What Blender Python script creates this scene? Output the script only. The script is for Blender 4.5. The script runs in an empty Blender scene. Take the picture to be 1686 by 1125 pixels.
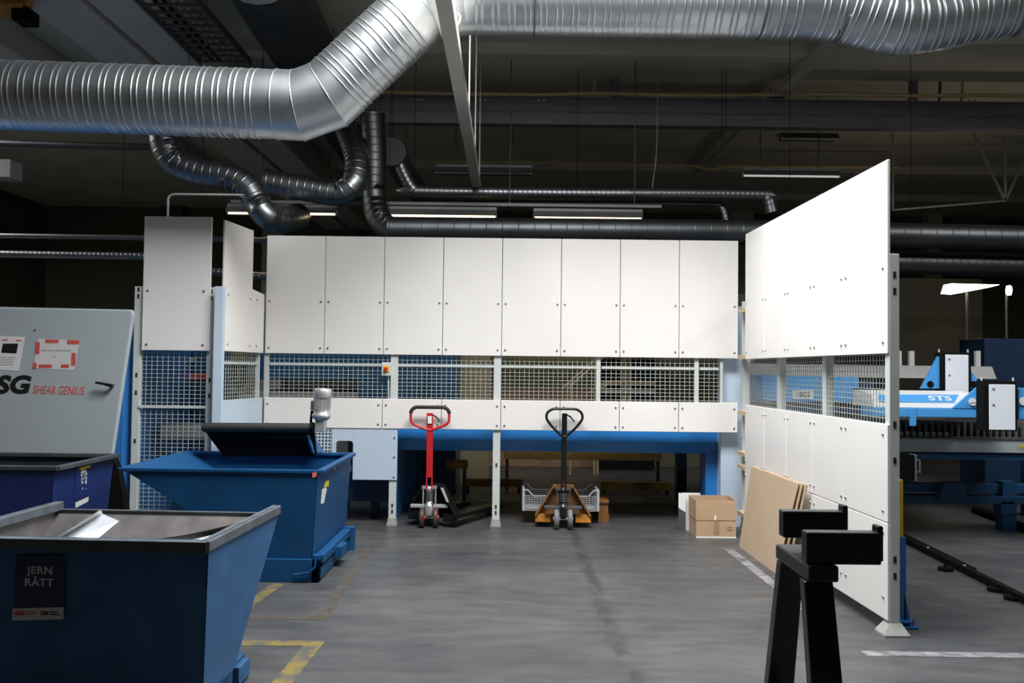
import bpy, bmesh, math, random
from mathutils import Vector, Matrix
random.seed(7)
S = bpy.context.scene
COL = S.collection

# ------------------------------------------------------------------ camera
F = 1483.0
CAM = Vector((0.0, 0.0, 1.59))
PITCH, ROLL = math.radians(1.785), math.radians(0.669)
_f = Vector((0, math.cos(PITCH), math.sin(PITCH)))
_r = Vector((1, 0, 0)); _u = _r.cross(_f)
FW = _f
RT = _r * math.cos(ROLL) + _u * math.sin(ROLL)
UP = -_r * math.sin(ROLL) + _u * math.cos(ROLL)
cd = bpy.data.cameras.new('camera'); cam = bpy.data.objects.new('camera', cd); COL.objects.link(cam)
cd.sensor_width = 36.0; cd.lens = F / 1686.0 * 36.0; cd.clip_start = 0.05; cd.clip_end = 200
M = Matrix((RT, UP, -FW)).transposed().to_4x4(); M.translation = CAM
cam.matrix_world = M
S.camera = cam

# ------------------------------------------------------------------ world, light, exposure
W = bpy.data.worlds.new('hall_world'); S.world = W; W.use_nodes = True
W.node_tree.nodes['Background'].inputs[0].default_value = (0.75, 0.85, 1.0, 1)
W.node_tree.nodes['Background'].inputs[1].default_value = 0.3
S.view_settings.view_transform = 'Standard'
S.view_settings.look = 'None'
S.view_settings.gamma = 1.0
S.view_settings.use_curve_mapping = False
S.view_settings.exposure = 0.0

def area(name, loc, sx, sy, power, color=(1, 1, 1), rot=(0, 0, 0), spread=180):
    l = bpy.data.lights.new(name, 'AREA'); l.shape = 'RECTANGLE'; l.size = sx; l.size_y = sy
    l.energy = power; l.color = color; l.spread = math.radians(spread)
    o = bpy.data.objects.new(name, l); COL.objects.link(o); o.location = loc; o.rotation_euler = rot
    return o
# daylight falling in through inclined roof-light panes (north lights) above the bay and two unseen flat ones added at the sides as fill
CEIL = 6.0
ROOF = [  # opening x0, x1, y0, y1, pane tilt (deg), watts
    (-1.4, 2.1, 4.2, 6.8, 2, 850),
    (-12.0, -9.0, 10.0, 13.0, 0, 550),  # added out of view to lift the dark left background
    (6.6, 9.6, 4.5, 7.5, 0, 340)]  # added out of view to brighten the area beyond the side fence
PANES = []
for (x0, x1, y0, y1, tl, pw) in ROOF:
    a = math.radians(tl); l = 2.4 if tl else y1 - y0 - .1
    cy, cz_ = (y0 + .1 + math.cos(a) * l / 2, CEIL + .12 + math.sin(a) * l / 2) if tl else ((y0 + y1) / 2, CEIL + .3)
    area('unseen_rooflight_area', ((x0 + x1) / 2, cy, cz_), x1 - x0 - .1, l, pw, (0.975, 0.985, 1.0), (a, 0, 0))
    PANES.append(((x0 + x1) / 2, cy, cz_, x1 - x0, l, a))

# ------------------------------------------------------------------ pixel helpers (photo frame 1686 x 1125)
def ray(px, py): return RT * ((px - 843) / F) + UP * ((562.5 - py) / F) + FW
def PY(px, py, y): d = ray(px, py); return CAM + d * (y / d.y)
def PX(px, py, x): d = ray(px, py); return CAM + d * (x / d.x)
def PZ(px, py, z=0.0): d = ray(px, py); return CAM + d * ((z - CAM.z) / d.z)

# ------------------------------------------------------------------ materials
MATS = {}
def mat(name, col, rough=0.5, metal=0.0, var=0.0, scale=8.0, bump=0.0, spec=0.5, col2=None, fac=0.5, emit=None, estr=0, stretch=None, coat=0):
    m = bpy.data.materials.new(name); m.use_nodes = True
    nt = m.node_tree; b = nt.nodes['Principled BSDF']
    b.inputs['Base Color'].default_value = (*col, 1); b.inputs['Roughness'].default_value = rough
    b.inputs['Metallic'].default_value = metal; b.inputs['Specular IOR Level'].default_value = spec
    if coat: b.inputs['Coat Weight'].default_value = coat
    if emit:
        b.inputs['Emission Color'].default_value = (*emit, 1); b.inputs['Emission Strength'].default_value = estr
    if var or bump or col2:
        tc = nt.nodes.new('ShaderNodeTexCoord'); n = nt.nodes.new('ShaderNodeTexNoise')
        n.inputs['Scale'].default_value = scale; n.inputs['Detail'].default_value = 6
        src = tc.outputs['Object']
        if stretch:
            mp = nt.nodes.new('ShaderNodeMapping'); mp.inputs['Scale'].default_value = stretch
            nt.links.new(src, mp.inputs[0]); src = mp.outputs[0]
        nt.links.new(src, n.inputs['Vector'])
        rp = nt.nodes.new('ShaderNodeValToRGB')
        if col2:
            rp.color_ramp.elements[0].position = max(0, fac - .12); rp.color_ramp.elements[1].position = min(1, fac + .12)
            rp.color_ramp.elements[0].color = (*col, 1); rp.color_ramp.elements[1].color = (*col2, 1)
        else:
            rp.color_ramp.elements[0].position = .3; rp.color_ramp.elements[1].position = .7
            rp.color_ramp.elements[0].color = (*[max(0, c * (1 - var)) for c in col], 1)
            rp.color_ramp.elements[1].color = (*[min(1, c * (1 + var)) for c in col], 1)
        nt.links.new(n.outputs['Fac'], rp.inputs[0])
        if var or col2: nt.links.new(rp.outputs[0], b.inputs['Base Color'])
        if bump:
            bp = nt.nodes.new('ShaderNodeBump'); bp.inputs['Strength'].default_value = bump; bp.inputs['Distance'].default_value = .01
            nt.links.new(n.outputs['Fac'], bp.inputs['Height']); nt.links.new(bp.outputs[0], b.inputs['Normal'])
    MATS[name] = m
    return m

mat('white_board', (.82, .79, .757), .42, var=.015, scale=3, spec=.4)
mat('board_edge', (.62, .55, .45), .7)
mat('fence_steel', (.56, .60, .58), .45, var=.04, scale=4)
mat('foot_steel', (.30, .31, .28), .55, var=.15, scale=20)
mat('wire', (.47, .50, .46), .45)
mat('bolt', (.36, .36, .36), .35, .8)
mat('slot_black', (.01, .01, .01), .8)
mat('wood', (.60, .45, .28), .7, var=.15, scale=20)
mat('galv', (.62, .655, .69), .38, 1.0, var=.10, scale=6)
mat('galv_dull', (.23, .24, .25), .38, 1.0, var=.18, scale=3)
mat('duct_grey', (.045, .05, .055), .6)
mat('basket_steel', (.52, .54, .56), .45, .3)
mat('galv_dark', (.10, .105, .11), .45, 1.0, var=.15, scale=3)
mat('bin_blue', (.007, .068, .185), .42, var=.12, scale=3, spec=.3)
mat('bin_worn_blue', (.030, .10, .225), .5, var=.18, scale=5, spec=.25)
mat('bin_navy', (.012, .028, .13), .45, var=.12, scale=4)
mat('bin_inside', (.16, .15, .145), .55, var=.3, scale=7, metal=.3)
mat('bin_inside_dark', (.025, .035, .05), .6, var=.3, scale=6)
mat('rim_worn', (.085, .10, .115), .5, var=.3, scale=9)
mat('rim_dark', (.05, .06, .065), .5, var=.25, scale=9)
mat('machine_blue', (.022, .15, .42), .35, var=.05, scale=2)
mat('machine_blue_bright', (.07, .32, .70), .3, var=.04, scale=2)
mat('machine_navy', (.01, .035, .09), .45, var=.1, scale=3)
mat('table_blue', (.012, .085, .21), .45, var=.08, scale=3)
mat('press_blue', (.010, .075, .16), .4, var=.05, scale=2)
mat('beam_blue', (.022, .19, .52), .32, var=.04, scale=2)
mat('machine_grey', (.42, .47, .50), .35, var=.03, scale=2)
mat('pale_blue', (.50, .60, .70), .4, var=.03, scale=2)
mat('light_grey', (.62, .63, .62), .45, var=.03, scale=3)
mat('mid_grey', (.33, .33, .32), .5, var=.08, scale=3)
mat('dark_grey', (.07, .07, .07), .55, var=.1, scale=5)
mat('black_paint', (.008, .008, .009), .28, spec=.5)
mat('black_matte', (.005, .005, .005), .75, spec=.1)
mat('rubber', (.018, .017, .017), .6)
mat('grey_tyre', (.16, .16, .165), .6)
mat('brown_tyre', (.07, .035, .03), .5)
mat('red_paint', (.55, .018, .022), .35)
mat('orange_worn_shaded', (.20, .085, .022), .55, var=.35, scale=14)  # mottled orange, darkened to carry the shade under the fence
mat('orange_paint', (.50, .20, .03), .45, var=.25, scale=12)
mat('yellow_dirty', (.34, .21, .05), .7, var=.3, scale=8)
mat('yellow', (.70, .42, .02), .5)
mat('cast_alu', (.62, .62, .62), .35, .7, var=.08, scale=20)
mat('cardboard', (.47, .315, .19), .8, var=.05, scale=6)
mat('cardboard_sheet', (.50, .37, .25), .75, var=.035, scale=3)
mat('tape', (.36, .22, .12), .35)
mat('paper', (.78, .78, .76), .6)
mat('plastic_sleeve', (.70, .70, .68), .15)
mat('red_print', (.62, .10, .08), .6)
mat('black_print', (.012, .012, .012), .5)
mat('grey_print', (.35, .35, .35), .6)
mat('white_print', (.72, .72, .70), .5)
mat('dull_print', (.50, .50, .47), .6)
mat('yellow_print', (.72, .58, .05), .5)
mat('sticker_navy', (.012, .016, .06), .45)
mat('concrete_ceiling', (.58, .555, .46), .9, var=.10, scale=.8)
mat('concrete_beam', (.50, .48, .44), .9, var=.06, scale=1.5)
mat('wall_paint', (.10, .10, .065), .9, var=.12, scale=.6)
mat('olive_wall', (.15, .155, .07), .8, var=.1, scale=1)
mat('beige', (.33, .27, .15), .7, var=.06, scale=3)
mat('brown_board', (.26, .16, .09), .7, var=.15, scale=5)
mat('steel_beam', (.17, .17, .19), .55, var=.08, scale=3)
mat('pipe_yellow', (.70, .55, .30), .5)
mat('cream_steel', (.55, .52, .46), .5, var=.06, scale=4)
mat('tube_lit', (1, .9, .7), .5, emit=(1.0, .78, .48), estr=3.0)
mat('batten_grey', (.16, .16, .15), .5)
mat('tube_dim', (.8, .8, .8), .4, emit=(1, .95, .9), estr=.45)
mat('tube_off', (.8, .8, .8), .4)
mat('lamp_white', (1, .9, .8), .5, emit=(1.0, .86, .68), estr=9.0)
mat('rooflight_lining', (.55, .55, .55), .8)
mat('glass_sky', (.9, .95, 1), .1, emit=(.93, .97, 1.0), estr=2.0)

# floor: stained polished concrete with a dark scuffed track
def floor_material():
    m = bpy.data.materials.new('floor_concrete'); m.use_nodes = True; nt = m.node_tree; L = nt.links.new
    b = nt.nodes['Principled BSDF']; tc = nt.nodes.new('ShaderNodeTexCoord')
    def noise(scale, detail, st=(1, 1, 1), rough=.55):
        mp = nt.nodes.new('ShaderNodeMapping'); mp.inputs['Scale'].default_value = st; L(tc.outputs['Object'], mp.inputs[0])
        n = nt.nodes.new('ShaderNodeTexNoise'); n.inputs['Scale'].default_value = scale; n.inputs['Detail'].default_value = detail
        n.inputs['Roughness'].default_value = rough; L(mp.outputs[0], n.inputs['Vector']); return n
    def ramp(src, p0, c0, p1, c1):
        r = nt.nodes.new('ShaderNodeValToRGB'); e = r.color_ramp.elements
        e[0].position, e[0].color, e[1].position, e[1].color = p0, c0, p1, c1; L(src, r.inputs[0]); return r
    def mix(t, fac, a, c):
        x = nt.nodes.new('ShaderNodeMix'); x.data_type = 'RGBA'; x.blend_type = t
        if isinstance(fac, float): x.inputs['Factor'].default_value = fac
        else: L(fac, x.inputs['Factor'])
        L(a, x.inputs['A']); L(c, x.inputs['B']); return x.outputs['Result']
    def math_(op, a, c=None, v=None):
        x = nt.nodes.new('ShaderNodeMath'); x.operation = op
        L(a, x.inputs[0])
        if c is not None: L(c, x.inputs[1])
        if v is not None: x.inputs[1].default_value = v
        return x.outputs[0]
    base = ramp(noise(.7, 6, (1, 1.6, 1)).outputs['Fac'], .3, (.052, .054, .058, 1), .72, (.098, .098, .096, 1))
    fine = ramp(noise(5, 8, (.5, 1.6, 1), .7).outputs['Fac'], .32, (.62, .62, .63, 1), .66, (1.12, 1.12, 1.12, 1))
    c = mix('MULTIPLY', 1.0, base.outputs[0], fine.outputs[0])
    # worn track of dark scuffs leading to the fence
    sx = nt.nodes.new('ShaderNodeSeparateXYZ'); L(tc.outputs['Object'], sx.inputs[0])
    wob = noise(1.2, 3)
    cx = math_('MULTIPLY_ADD', wob.outputs['Fac'], v=.16)
    cx.node.inputs[2].default_value = .55
    dist = math_('ABSOLUTE', math_('SUBTRACT', sx.outputs['X'], cx))
    band = ramp(dist, .015, (1, 1, 1, 1), .075, (0, 0, 0, 1))
    pat = ramp(noise(7, 8, (1, .55, 1), .75).outputs['Fac'], .42, (0, 0, 0, 1), .54, (1, 1, 1, 1))
    fac = math_('MULTIPLY', math_('MULTIPLY', band.outputs[0], pat.outputs[0]), v=.85)
    dark = nt.nodes.new('ShaderNodeRGB'); dark.outputs[0].default_value = (.032, .034, .038, 1)
    c = mix('MIX', fac, c, dark.outputs[0])
    L(c, b.inputs['Base Color'])
    rr = ramp(noise(3, 5).outputs['Fac'], .3, (.34, .34, .34, 1), .7, (.52, .52, .52, 1)); L(rr.outputs[0], b.inputs['Roughness'])
    b.inputs['Specular IOR Level'].default_value = .4
    MATS['floor'] = m
floor_material()

# worn floor paint: paint broken through to concrete in patches
def worn_paint(name, col, keep):
    m = mat(name, (.075, .076, .078), .5, col2=col, fac=keep, scale=11)
    return m
worn_paint('worn_yellow', (.20, .15, .03), .50)
worn_paint('worn_ochre', (.068, .053, .030), .45)
worn_paint('worn_white', (.24, .24, .245), .46)

# ------------------------------------------------------------------ mesh builder
class MB:
    def __init__(s): s.v = []; s.f = []; s.sm = []
    def add(s, vs, fs, smooth=False):
        o = len(s.v); s.v += [Vector(p) for p in vs]
        for f in fs: s.f.append([i + o for i in f]); s.sm.append(smooth)
        return s
    def box(s, x0, x1, y0, y1, z0, z1):
        x0, x1 = sorted((x0, x1)); y0, y1 = sorted((y0, y1)); z0, z1 = sorted((z0, z1))
        vs = [(x, y, z) for z in (z0, z1) for y in (y0, y1) for x in (x0, x1)]
        return s.add(vs, [(0, 2, 3, 1), (4, 5, 7, 6), (0, 1, 5, 4), (2, 6, 7, 3), (0, 4, 6, 2), (1, 3, 7, 5)])
    def bar(s, a, b, w, h, up=(0, 0, 1)):
        a = Vector(a); b = Vector(b); d = (b - a).normalized(); up = Vector(up)
        if abs(d.dot(up)) > .98: up = Vector((0, 1, 0))
        r = d.cross(up).normalized(); u = r.cross(d)
        vs = [p + r * (w / 2 * i) + u * (h / 2 * j) for p in (a, b) for j in (-1, 1) for i in (-1, 1)]
        return s.add(vs, [(0, 2, 3, 1), (4, 5, 7, 6), (0, 1, 5, 4), (2, 6, 7, 3), (0, 4, 6, 2), (1, 3, 7, 5)])
    def prism(s, pts, off):
        off = Vector(off); n = len(pts); pts = [Vector(p) for p in pts]
        vs = pts + [p + off for p in pts]
        nrm = Vector((0, 0, 0))
        for i in range(n): nrm += (pts[i] - pts[0]).cross(pts[(i + 1) % n] - pts[0])
        flip = nrm.dot(off) > 0
        a = list(range(n)); fs = [a[::-1] if flip else a, [i + n for i in (a if flip else a[::-1])]]
        for i in range(n):
            j = (i + 1) % n
            fs.append((i, j, j + n, i + n) if flip else (j, i, i + n, j + n))
        return s.add(vs, fs)
    def cyl(s, a, b, r, r2=None, n=16, caps=True):
        a = Vector(a); b = Vector(b); d = (b - a).normalized(); r2 = r if r2 is None else r2
        t = Vector((0, 0, 1)) if abs(d.z) < .9 else Vector((1, 0, 0))
        u = d.cross(t).normalized(); w = d.cross(u)
        vs = []
        for p, q in ((a, r), (b, r2)):
            vs += [p + u * (q * math.cos(2 * math.pi * i / n)) + w * (q * math.sin(2 * math.pi * i / n)) for i in range(n)]
        s.add(vs, [(i, (i + 1) % n, (i + 1) % n + n, i + n) for i in range(n)], True)
        if caps: s.add(vs, [list(range(n))[::-1], list(range(n, 2 * n))])
        return s
    def tube(s, path, rad, n=12, up=(0, 0, 1), caps=True, smooth=True):
        """sweep along path; rad is a number or list per point"""
        P = [Vector(p) for p in path]; m = len(P)
        R_ = rad if isinstance(rad, (list, tuple)) else [rad] * m
        vs = []; u = None
        for i in range(m):
            a = (P[i] - P[i - 1]).normalized() if i else None
            b = (P[i + 1] - P[i]).normalized() if i < m - 1 else None
            d = (a + b).normalized() if a and b else (a or b)
            k = 1.0
            if a and b:
                c = max(.3, a.dot(d)); k = 1 / c
            if u is None:
                t = Vector(up)
                if abs(d.dot(t)) > .95: t = Vector((1, 0, 0))
                u = t - d * d.dot(t)
            else: u = u - d * d.dot(u)
            u.normalize(); w = d.cross(u)
            # stretch in the bend plane so mitres keep their section
            bn = a.cross(b) if a and b else Vector((0, 0, 0))
            bp = bn.cross(d).normalized() if bn.length > 1e-4 else None
            for j in range(n):
                th = 2 * math.pi * j / n; q = u * math.cos(th) + w * math.sin(th)
                if bp: q = q + bp * (q.dot(bp) * (k - 1))
                vs.append(P[i] + q * R_[i])
        fs = []
        for i in range(m - 1):
            for j in range(n):
                j2 = (j + 1) % n; fs.append((i * n + j, i * n + j2, (i + 1) * n + j2, (i + 1) * n + j))
        s.add(vs, fs, smooth)
        if caps: s.add(vs, [list(range(n))[::-1], list(range((m - 1) * n, m * n))])
        return s
    def lathe(s, prof, o, axis=(0, 0, 1), n=20):
        o = Vector(o); d = Vector(axis).normalized(); t = Vector((0, 0, 1)) if abs(d.z) < .9 else Vector((1, 0, 0))
        u = d.cross(t).normalized(); w = d.cross(u); vs = []
        for r, h in prof:
            vs += [o + d * h + u * (r * math.cos(2 * math.pi * i / n)) + w * (r * math.sin(2 * math.pi * i / n)) for i in range(n)]
        m = len(prof); fs = []
        for i in range(m - 1):
            for j in range(n):
                j2 = (j + 1) % n; fs.append((i * n + j, i * n + j2, (i + 1) * n + j2, (i + 1) * n + j))
        s.add(vs, fs, True); s.add(vs, [list(range(n))[::-1], list(range((m - 1) * n, m * n))])
        return s
    def mesh(s, name, org=(0, 0, 0)):
        org = Vector(org); me = bpy.data.meshes.new(name)
        me.from_pydata([p - org for p in s.v], [], s.f)
        me.polygons.foreach_set('use_smooth', s.sm)
        bm = bmesh.new(); bm.from_mesh(me)
        bmesh.ops.remove_doubles(bm, verts=bm.verts, dist=1e-6) if False else None
        bmesh.ops.recalc_face_normals(bm, faces=bm.faces)
        bm.to_mesh(me); bm.free(); me.update()
        return me
    def build(s, name, m, parent=None, bevel=0, seg=2, inner=None, inner_c=None):
        org = ORG.get(parent.name, Vector((0, 0, 0))) if parent else Vector((0, 0, 0))
        me = s.mesh(name, org); me.materials.append(MATS[m] if isinstance(m, str) else m)
        o = bpy.data.objects.new(name, me); COL.objects.link(o)
        if parent: o.parent = parent
        ORG[o.name] = org
        if inner:
            me.materials.append(MATS[inner])
            for p in me.polygons:
                if p.normal.dot(Vector(inner_c) - org - p.center) > 0.02 and p.area > .02: p.material_index = 1
        if bevel:
            md = o.modifiers.new('bevel', 'BEVEL'); md.width = bevel; md.segments = seg; md.limit_method = 'ANGLE'; md.angle_limit = math.radians(40)
        return o
ORG = {}
def tag(o, label=None, cat=None, group=None, kind=None):
    if label: o['label'] = label
    if cat: o['category'] = cat
    if group: o['group'] = group
    if kind: o['kind'] = kind
    return o
def thing(name, label, cat, loc=(0, 0, 0), group=None, local=False, rotz=0):
    o = bpy.data.objects.new(name, None); COL.objects.link(o); o.location = loc; o.empty_display_size = .1
    o.rotation_euler = (0, 0, rotz); ORG[o.name] = Vector((0, 0, 0)) if local else Vector(loc)
    return tag(o, label, cat, group)
def struct(name, mb, m, label=None, bevel=0):
    o = mb.build(name, m, None, bevel); o['kind'] = 'structure'
    if label: o['label'] = label
    return o
def inst(src, name, parent, loc, rot=None):
    """another object on the same mesh data, at world location loc"""
    o = bpy.data.objects.new(name, src.data if hasattr(src, 'data') and src.data else src); COL.objects.link(o)
    org = ORG.get(parent.name, Vector((0, 0, 0)))
    o.parent = parent; o.location = Vector(loc) - org
    if rot: o.rotation_euler = rot
    ORG[o.name] = Vector(loc)
    return o
def text_mesh(txt, size, m, origin, right, up, parent, name='lettering', extrude=.0008, offset=0, shear=0, sx=1.0, align='CENTER', spacing=1.0):
    cu = bpy.data.curves.new('txt', 'FONT'); cu.body = txt; cu.size = size; cu.extrude = extrude; cu.offset = offset; cu.shear = shear
    cu.align_x = align; cu.align_y = 'CENTER'; cu.space_character = spacing; cu.resolution_u = 3
    t = bpy.data.objects.new('txt', cu); COL.objects.link(t)
    dg = bpy.context.evaluated_depsgraph_get(); dg.update()
    me = bpy.data.meshes.new_from_object(t.evaluated_get(dg))
    bpy.data.objects.remove(t); bpy.data.curves.remove(cu)
    me.name = name; me.materials.clear(); me.materials.append(MATS[m])
    r = Vector(right).normalized(); u = Vector(up).normalized(); n = r.cross(u)
    u = n.cross(r) if abs(r.dot(u)) < 1e-6 else u
    org = ORG.get(parent.name, Vector((0, 0, 0))) if parent else Vector((0, 0, 0))
    for v in me.vertices:
        c = v.co.copy(); v.co = Vector(origin) - org + r * (c.x * sx) + u * c.y + n * c.z
    o = bpy.data.objects.new(name, me); COL.objects.link(o); o.parent = parent
    ORG[o.name] = org
    return o
def lerp(a, b, t): return Vector(a) * (1 - t) + Vector(b) * t


# ================================================================== THE HALL
HX0, HX1, HY0, HY1 = -13.0, 15.0, -7.0, 25.0
struct('floor', MB().box(HX0, HX1, HY0, HY1, -.2, 0), 'floor', 'grey stained polished concrete hall floor')
mb = MB()
xs_ = sorted({HX0, HX1, *[r[0] for r in ROOF], *[r[1] for r in ROOF]})
for i in range(len(xs_) - 1):
    xm = (xs_[i] + xs_[i + 1]) / 2; hole = [r for r in ROOF if r[0] < xm < r[1]]
    if hole:
        mb.box(xs_[i], xs_[i + 1], HY0, hole[0][2], CEIL, CEIL + .25).box(xs_[i], xs_[i + 1], hole[0][3], HY1, CEIL, CEIL + .25)
    else: mb.box(xs_[i], xs_[i + 1], HY0, HY1, CEIL, CEIL + .25)
ceiling = struct('ceiling', mb, 'concrete_ceiling', 'dark concrete slab ceiling of the hall')
for i, (r, pn) in enumerate(zip(ROOF, PANES)):
    x0, x1, y0, y1, tl, pw = r; zt = CEIL + (1.9 if tl else .55); e = .08; mb = MB()
    for q in ((x0 - e, x0, y0 - e, y1 + e), (x1, x1 + e, y0 - e, y1 + e), (x0, x1, y0 - e, y0), (x0, x1, y1, y1 + e)): mb.box(*q, CEIL + .25, zt)
    mb.box(x0 - e, x1 + e, y0 - e, y1 + e, zt, zt + .05)
    w1 = struct('unseen_rooflight_%d' % (i + 1), mb, 'rooflight_lining', 'unseen roof light set in the ceiling')
    cx, cy, cz_, lx, ly, a = pn; n = Vector((0, -math.sin(a), math.cos(a))); d = Vector((0, math.cos(a), math.sin(a))) * (ly / 2); c = Vector((cx, cy, cz_)) + n * .03
    X_ = Vector((lx / 2, 0, 0)); MB().prism([c - X_ - d, c + X_ - d, c + X_ + d, c - X_ + d], n * .02).build('pane', 'glass_sky', w1)
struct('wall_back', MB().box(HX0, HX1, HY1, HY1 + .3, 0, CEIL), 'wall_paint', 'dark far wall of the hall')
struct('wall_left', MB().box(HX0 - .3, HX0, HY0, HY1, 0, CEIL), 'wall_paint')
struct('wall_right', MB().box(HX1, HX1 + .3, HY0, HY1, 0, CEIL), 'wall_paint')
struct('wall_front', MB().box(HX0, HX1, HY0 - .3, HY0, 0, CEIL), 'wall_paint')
# pilasters on the far wall that show as paler and darker bays
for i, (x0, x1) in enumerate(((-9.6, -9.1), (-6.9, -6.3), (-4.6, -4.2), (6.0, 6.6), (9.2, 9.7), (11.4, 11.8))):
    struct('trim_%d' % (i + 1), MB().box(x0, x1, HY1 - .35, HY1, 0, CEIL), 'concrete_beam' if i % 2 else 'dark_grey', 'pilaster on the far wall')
# concrete ribs under the slab, running away from the viewer
ribs = [(-6.9, -6.45), (-5.25, -4.62), (-4.52, -3.95)]
for i, (x0, x1) in enumerate(ribs):
    z = 5.42 if i else 5.6
    struct('trim_%d' % (i + 7), MB().box(x0, x1, HY0, HY1, z, CEIL), 'concrete_beam', 'pale concrete rib under the ceiling', .02)
for i, y in enumerate((12.0, 15.5, 19.0, 22.0)):
    struct('trim_%d' % (i + 10), MB().box(-3.9, HX1, y, y + .22, CEIL - .16, CEIL), 'concrete_ceiling', 'shallow cross rib under the ceiling')

# ------------------------------------------------------------------ floor markings
def strip(name, a, b, w, m, label, z=.0015, root=None):
    a = Vector((a[0], a[1], 0)); b = Vector((b[0], b[1], 0)); d = (b - a).normalized(); n = Vector((-d.y, d.x, 0)) * (w / 2)
    return [a - n, b - n, b + n, a + n]
def marking(name, quads, m, label, cat='floor marking', group=None):
    mb = MB()
    for q in quads:
        mb.prism([Vector((p.x, p.y, 0.0002)) for p in q], (0, 0, .0016))
    return tag(mb.build(name, m), label, cat, group)
def poly_strip(pts, w):
    return [strip('', pts[i], pts[i + 1], w, '', '') for i in range(len(pts) - 1)]
marking('floor_marking', poly_strip([(-1.24, 8.0), (-1.19, 5.72)], .075) + poly_strip([(-1.23, 5.756), (-2.6, 5.74)], .075), 'worn_ochre', 'faded ochre corner marking on the floor beside the blue tipping hopper')
marking('floor_marking', poly_strip([(-1.115, 5.28), (-1.185, 3.2)], .10) + poly_strip([(-1.168, 5.235), (-2.9, 5.20)], .10), 'worn_yellow', 'worn yellow corner marking on the floor around the scrap-filled hopper')
marking('floor_marking', poly_strip([(-1.69, 6.65), (-1.75, 5.95)], .09), 'worn_yellow', 'short broken yellow stripe on the floor between two hoppers')
marking('floor_marking', poly_strip([(1.965, 8.15), (1.98, 7.2), (2.0, 6.1)], .085), 'worn_white', 'scuffed white stripe on the floor along the leaning boards')
marking('floor_marking', poly_strip([(2.02, 5.17), (3.0, 5.165), (4.6, 5.16)], .09), 'worn_white', 'white painted line on the floor past the fence end post')

# ================================================================== SAFETY FENCES
ZT, ZB, ZT2, ZB2 = 2.926, 1.727, 1.280, .978
bolt_me = MB().cyl((0, 0, 0), (0, -.006, 0), .011, .009, n=10).mesh('bolt'); bolt_me.materials.append(MATS['bolt'])
slot_me = MB().box(-.009, .009, -.001, .001, -.02, .02).mesh('slot'); slot_me.materials.append(MATS['slot_black'])

def board(parent, name, corners, thick, bolts):
    """a white board: corners on its face (world, quad), thickness pushed along -normal; bolts = world points on the face"""
    c = [Vector(p) for p in corners]; n = (c[1] - c[0]).cross(c[3] - c[0]).normalized()
    o = MB().prism(c, -n * thick).build(name, 'white_board', parent, .003, 1)
    ang = math.atan2(n.y, n.x) + math.pi / 2
    for b in bolts: inst(bolt_me, 'bolt', o, Vector(b) + n * .0005, (0, 0, ang))
    return o

def wire_panel(parent, a, b, z0, z1, hs=.037, vs=.05, r=.0021, frame=.0):
    """welded wire mesh between plan points a and b"""
    a = Vector((a[0], a[1], 0)); b = Vector((b[0], b[1], 0)); d = (b - a); L = d.length; d.normalize(); mb = MB()
    n = max(2, round(L / vs)); nrm = Vector((-d.y, d.x, 0))
    for i in range(1, n):
        p = a + d * (L * i / n); mb.bar(p + Vector((0, 0, z0)), p + Vector((0, 0, z1)), 2 * r, 2 * r, nrm)
    k = max(2, round((z1 - z0) / hs))
    for i in range(1, k):
        z = Vector((0, 0, z0 + (z1 - z0) * i / k)) + nrm * (2 * r); mb.bar(a + z, b + z, 2 * r, 2 * r)
    o = mb.build('wire_mesh', 'wire', parent); o['kind'] = 'stuff'
    return o

def post(parent, x, y, z1, w=.062, d=.062, foot=True, slots=(), face=(0, -1), z0=0.0, ft=.052):
    o = MB().box(x - w / 2, x + w / 2, y - d / 2, y + d / 2, z0, z1).build('post', 'fence_steel', parent, .004, 2)
    if foot:
        q = ft; mb = MB()
        mb.box(x - q, x + q, y - q, y + q, 0, .012)
        t = max(w, d) / 2 + .004
        bot = [(x + sx * q, y + sy * q, .012) for sx, sy in ((-1, -1), (1, -1), (1, 1), (-1, 1))]
        top = [(x + sx * t, y + sy * t, .075) for sx, sy in ((-1, -1), (1, -1), (1, 1), (-1, 1))]
        mb.add(bot + top, [(3, 2, 1, 0), (4, 5, 6, 7)] + [(i, (i + 1) % 4, (i + 1) % 4 + 4, i + 4) for i in range(4)])
        mb.build('foot_plate', 'foot_steel', o)
    for z in slots:
        if face[1]: inst(slot_me, 'slot', o, (x, y + face[1] * (d / 2 + .0012), z))
        else: inst(slot_me, 'slot', o, (x + face[0] * (w / 2 + .0012), y, z), (0, 0, math.pi / 2))
    return o

# ---- back fence
X0, YB = -2.506, 9.13
fb = thing('safety_fence', 'long white board and wire mesh safety fence behind the two pallet trucks', 'fence', (X0, YB + .05, 0))
for i in range(8):
    a, b = X0 + .6 * i + .003, X0 + .6 * (i + 1) - .003
    bl = [(x, YB, z) for z in (2.255, 1.785) for x in (a + .035, b - .035)]
    if i == 0: bl = bl[:2] + bl[2:]
    board(fb, 'upper_board', [(a, YB, ZB), (b, YB, ZB), (b, YB, ZT), (a, YB, ZT)], .019, bl)
for a, b in ((0, 2), (2, 3), (3, 4), (4, 5), (5, 6), (6, 7), (7, 8)):
    xa, xb = X0 + .6 * a + .003, X0 + .6 * b - .003
    board(fb, 'lower_board', [(xa, YB, ZB2), (xb, YB, ZB2), (xb, YB, ZT2), (xa, YB, ZT2)], .019,
          [(x, YB, z) for z in (1.215, 1.02) for x in (xa + .035, xb - .035)])
def bx(px, py=622, y=9.18): return PY(px, py, y).x
xs = [bx(439), bx(649.5), bx(819), bx(985), bx(1146.5), bx(1186)]
YF = 9.185
post(fb, xs[0], YF, 2.35, .05, .05, True)
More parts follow.
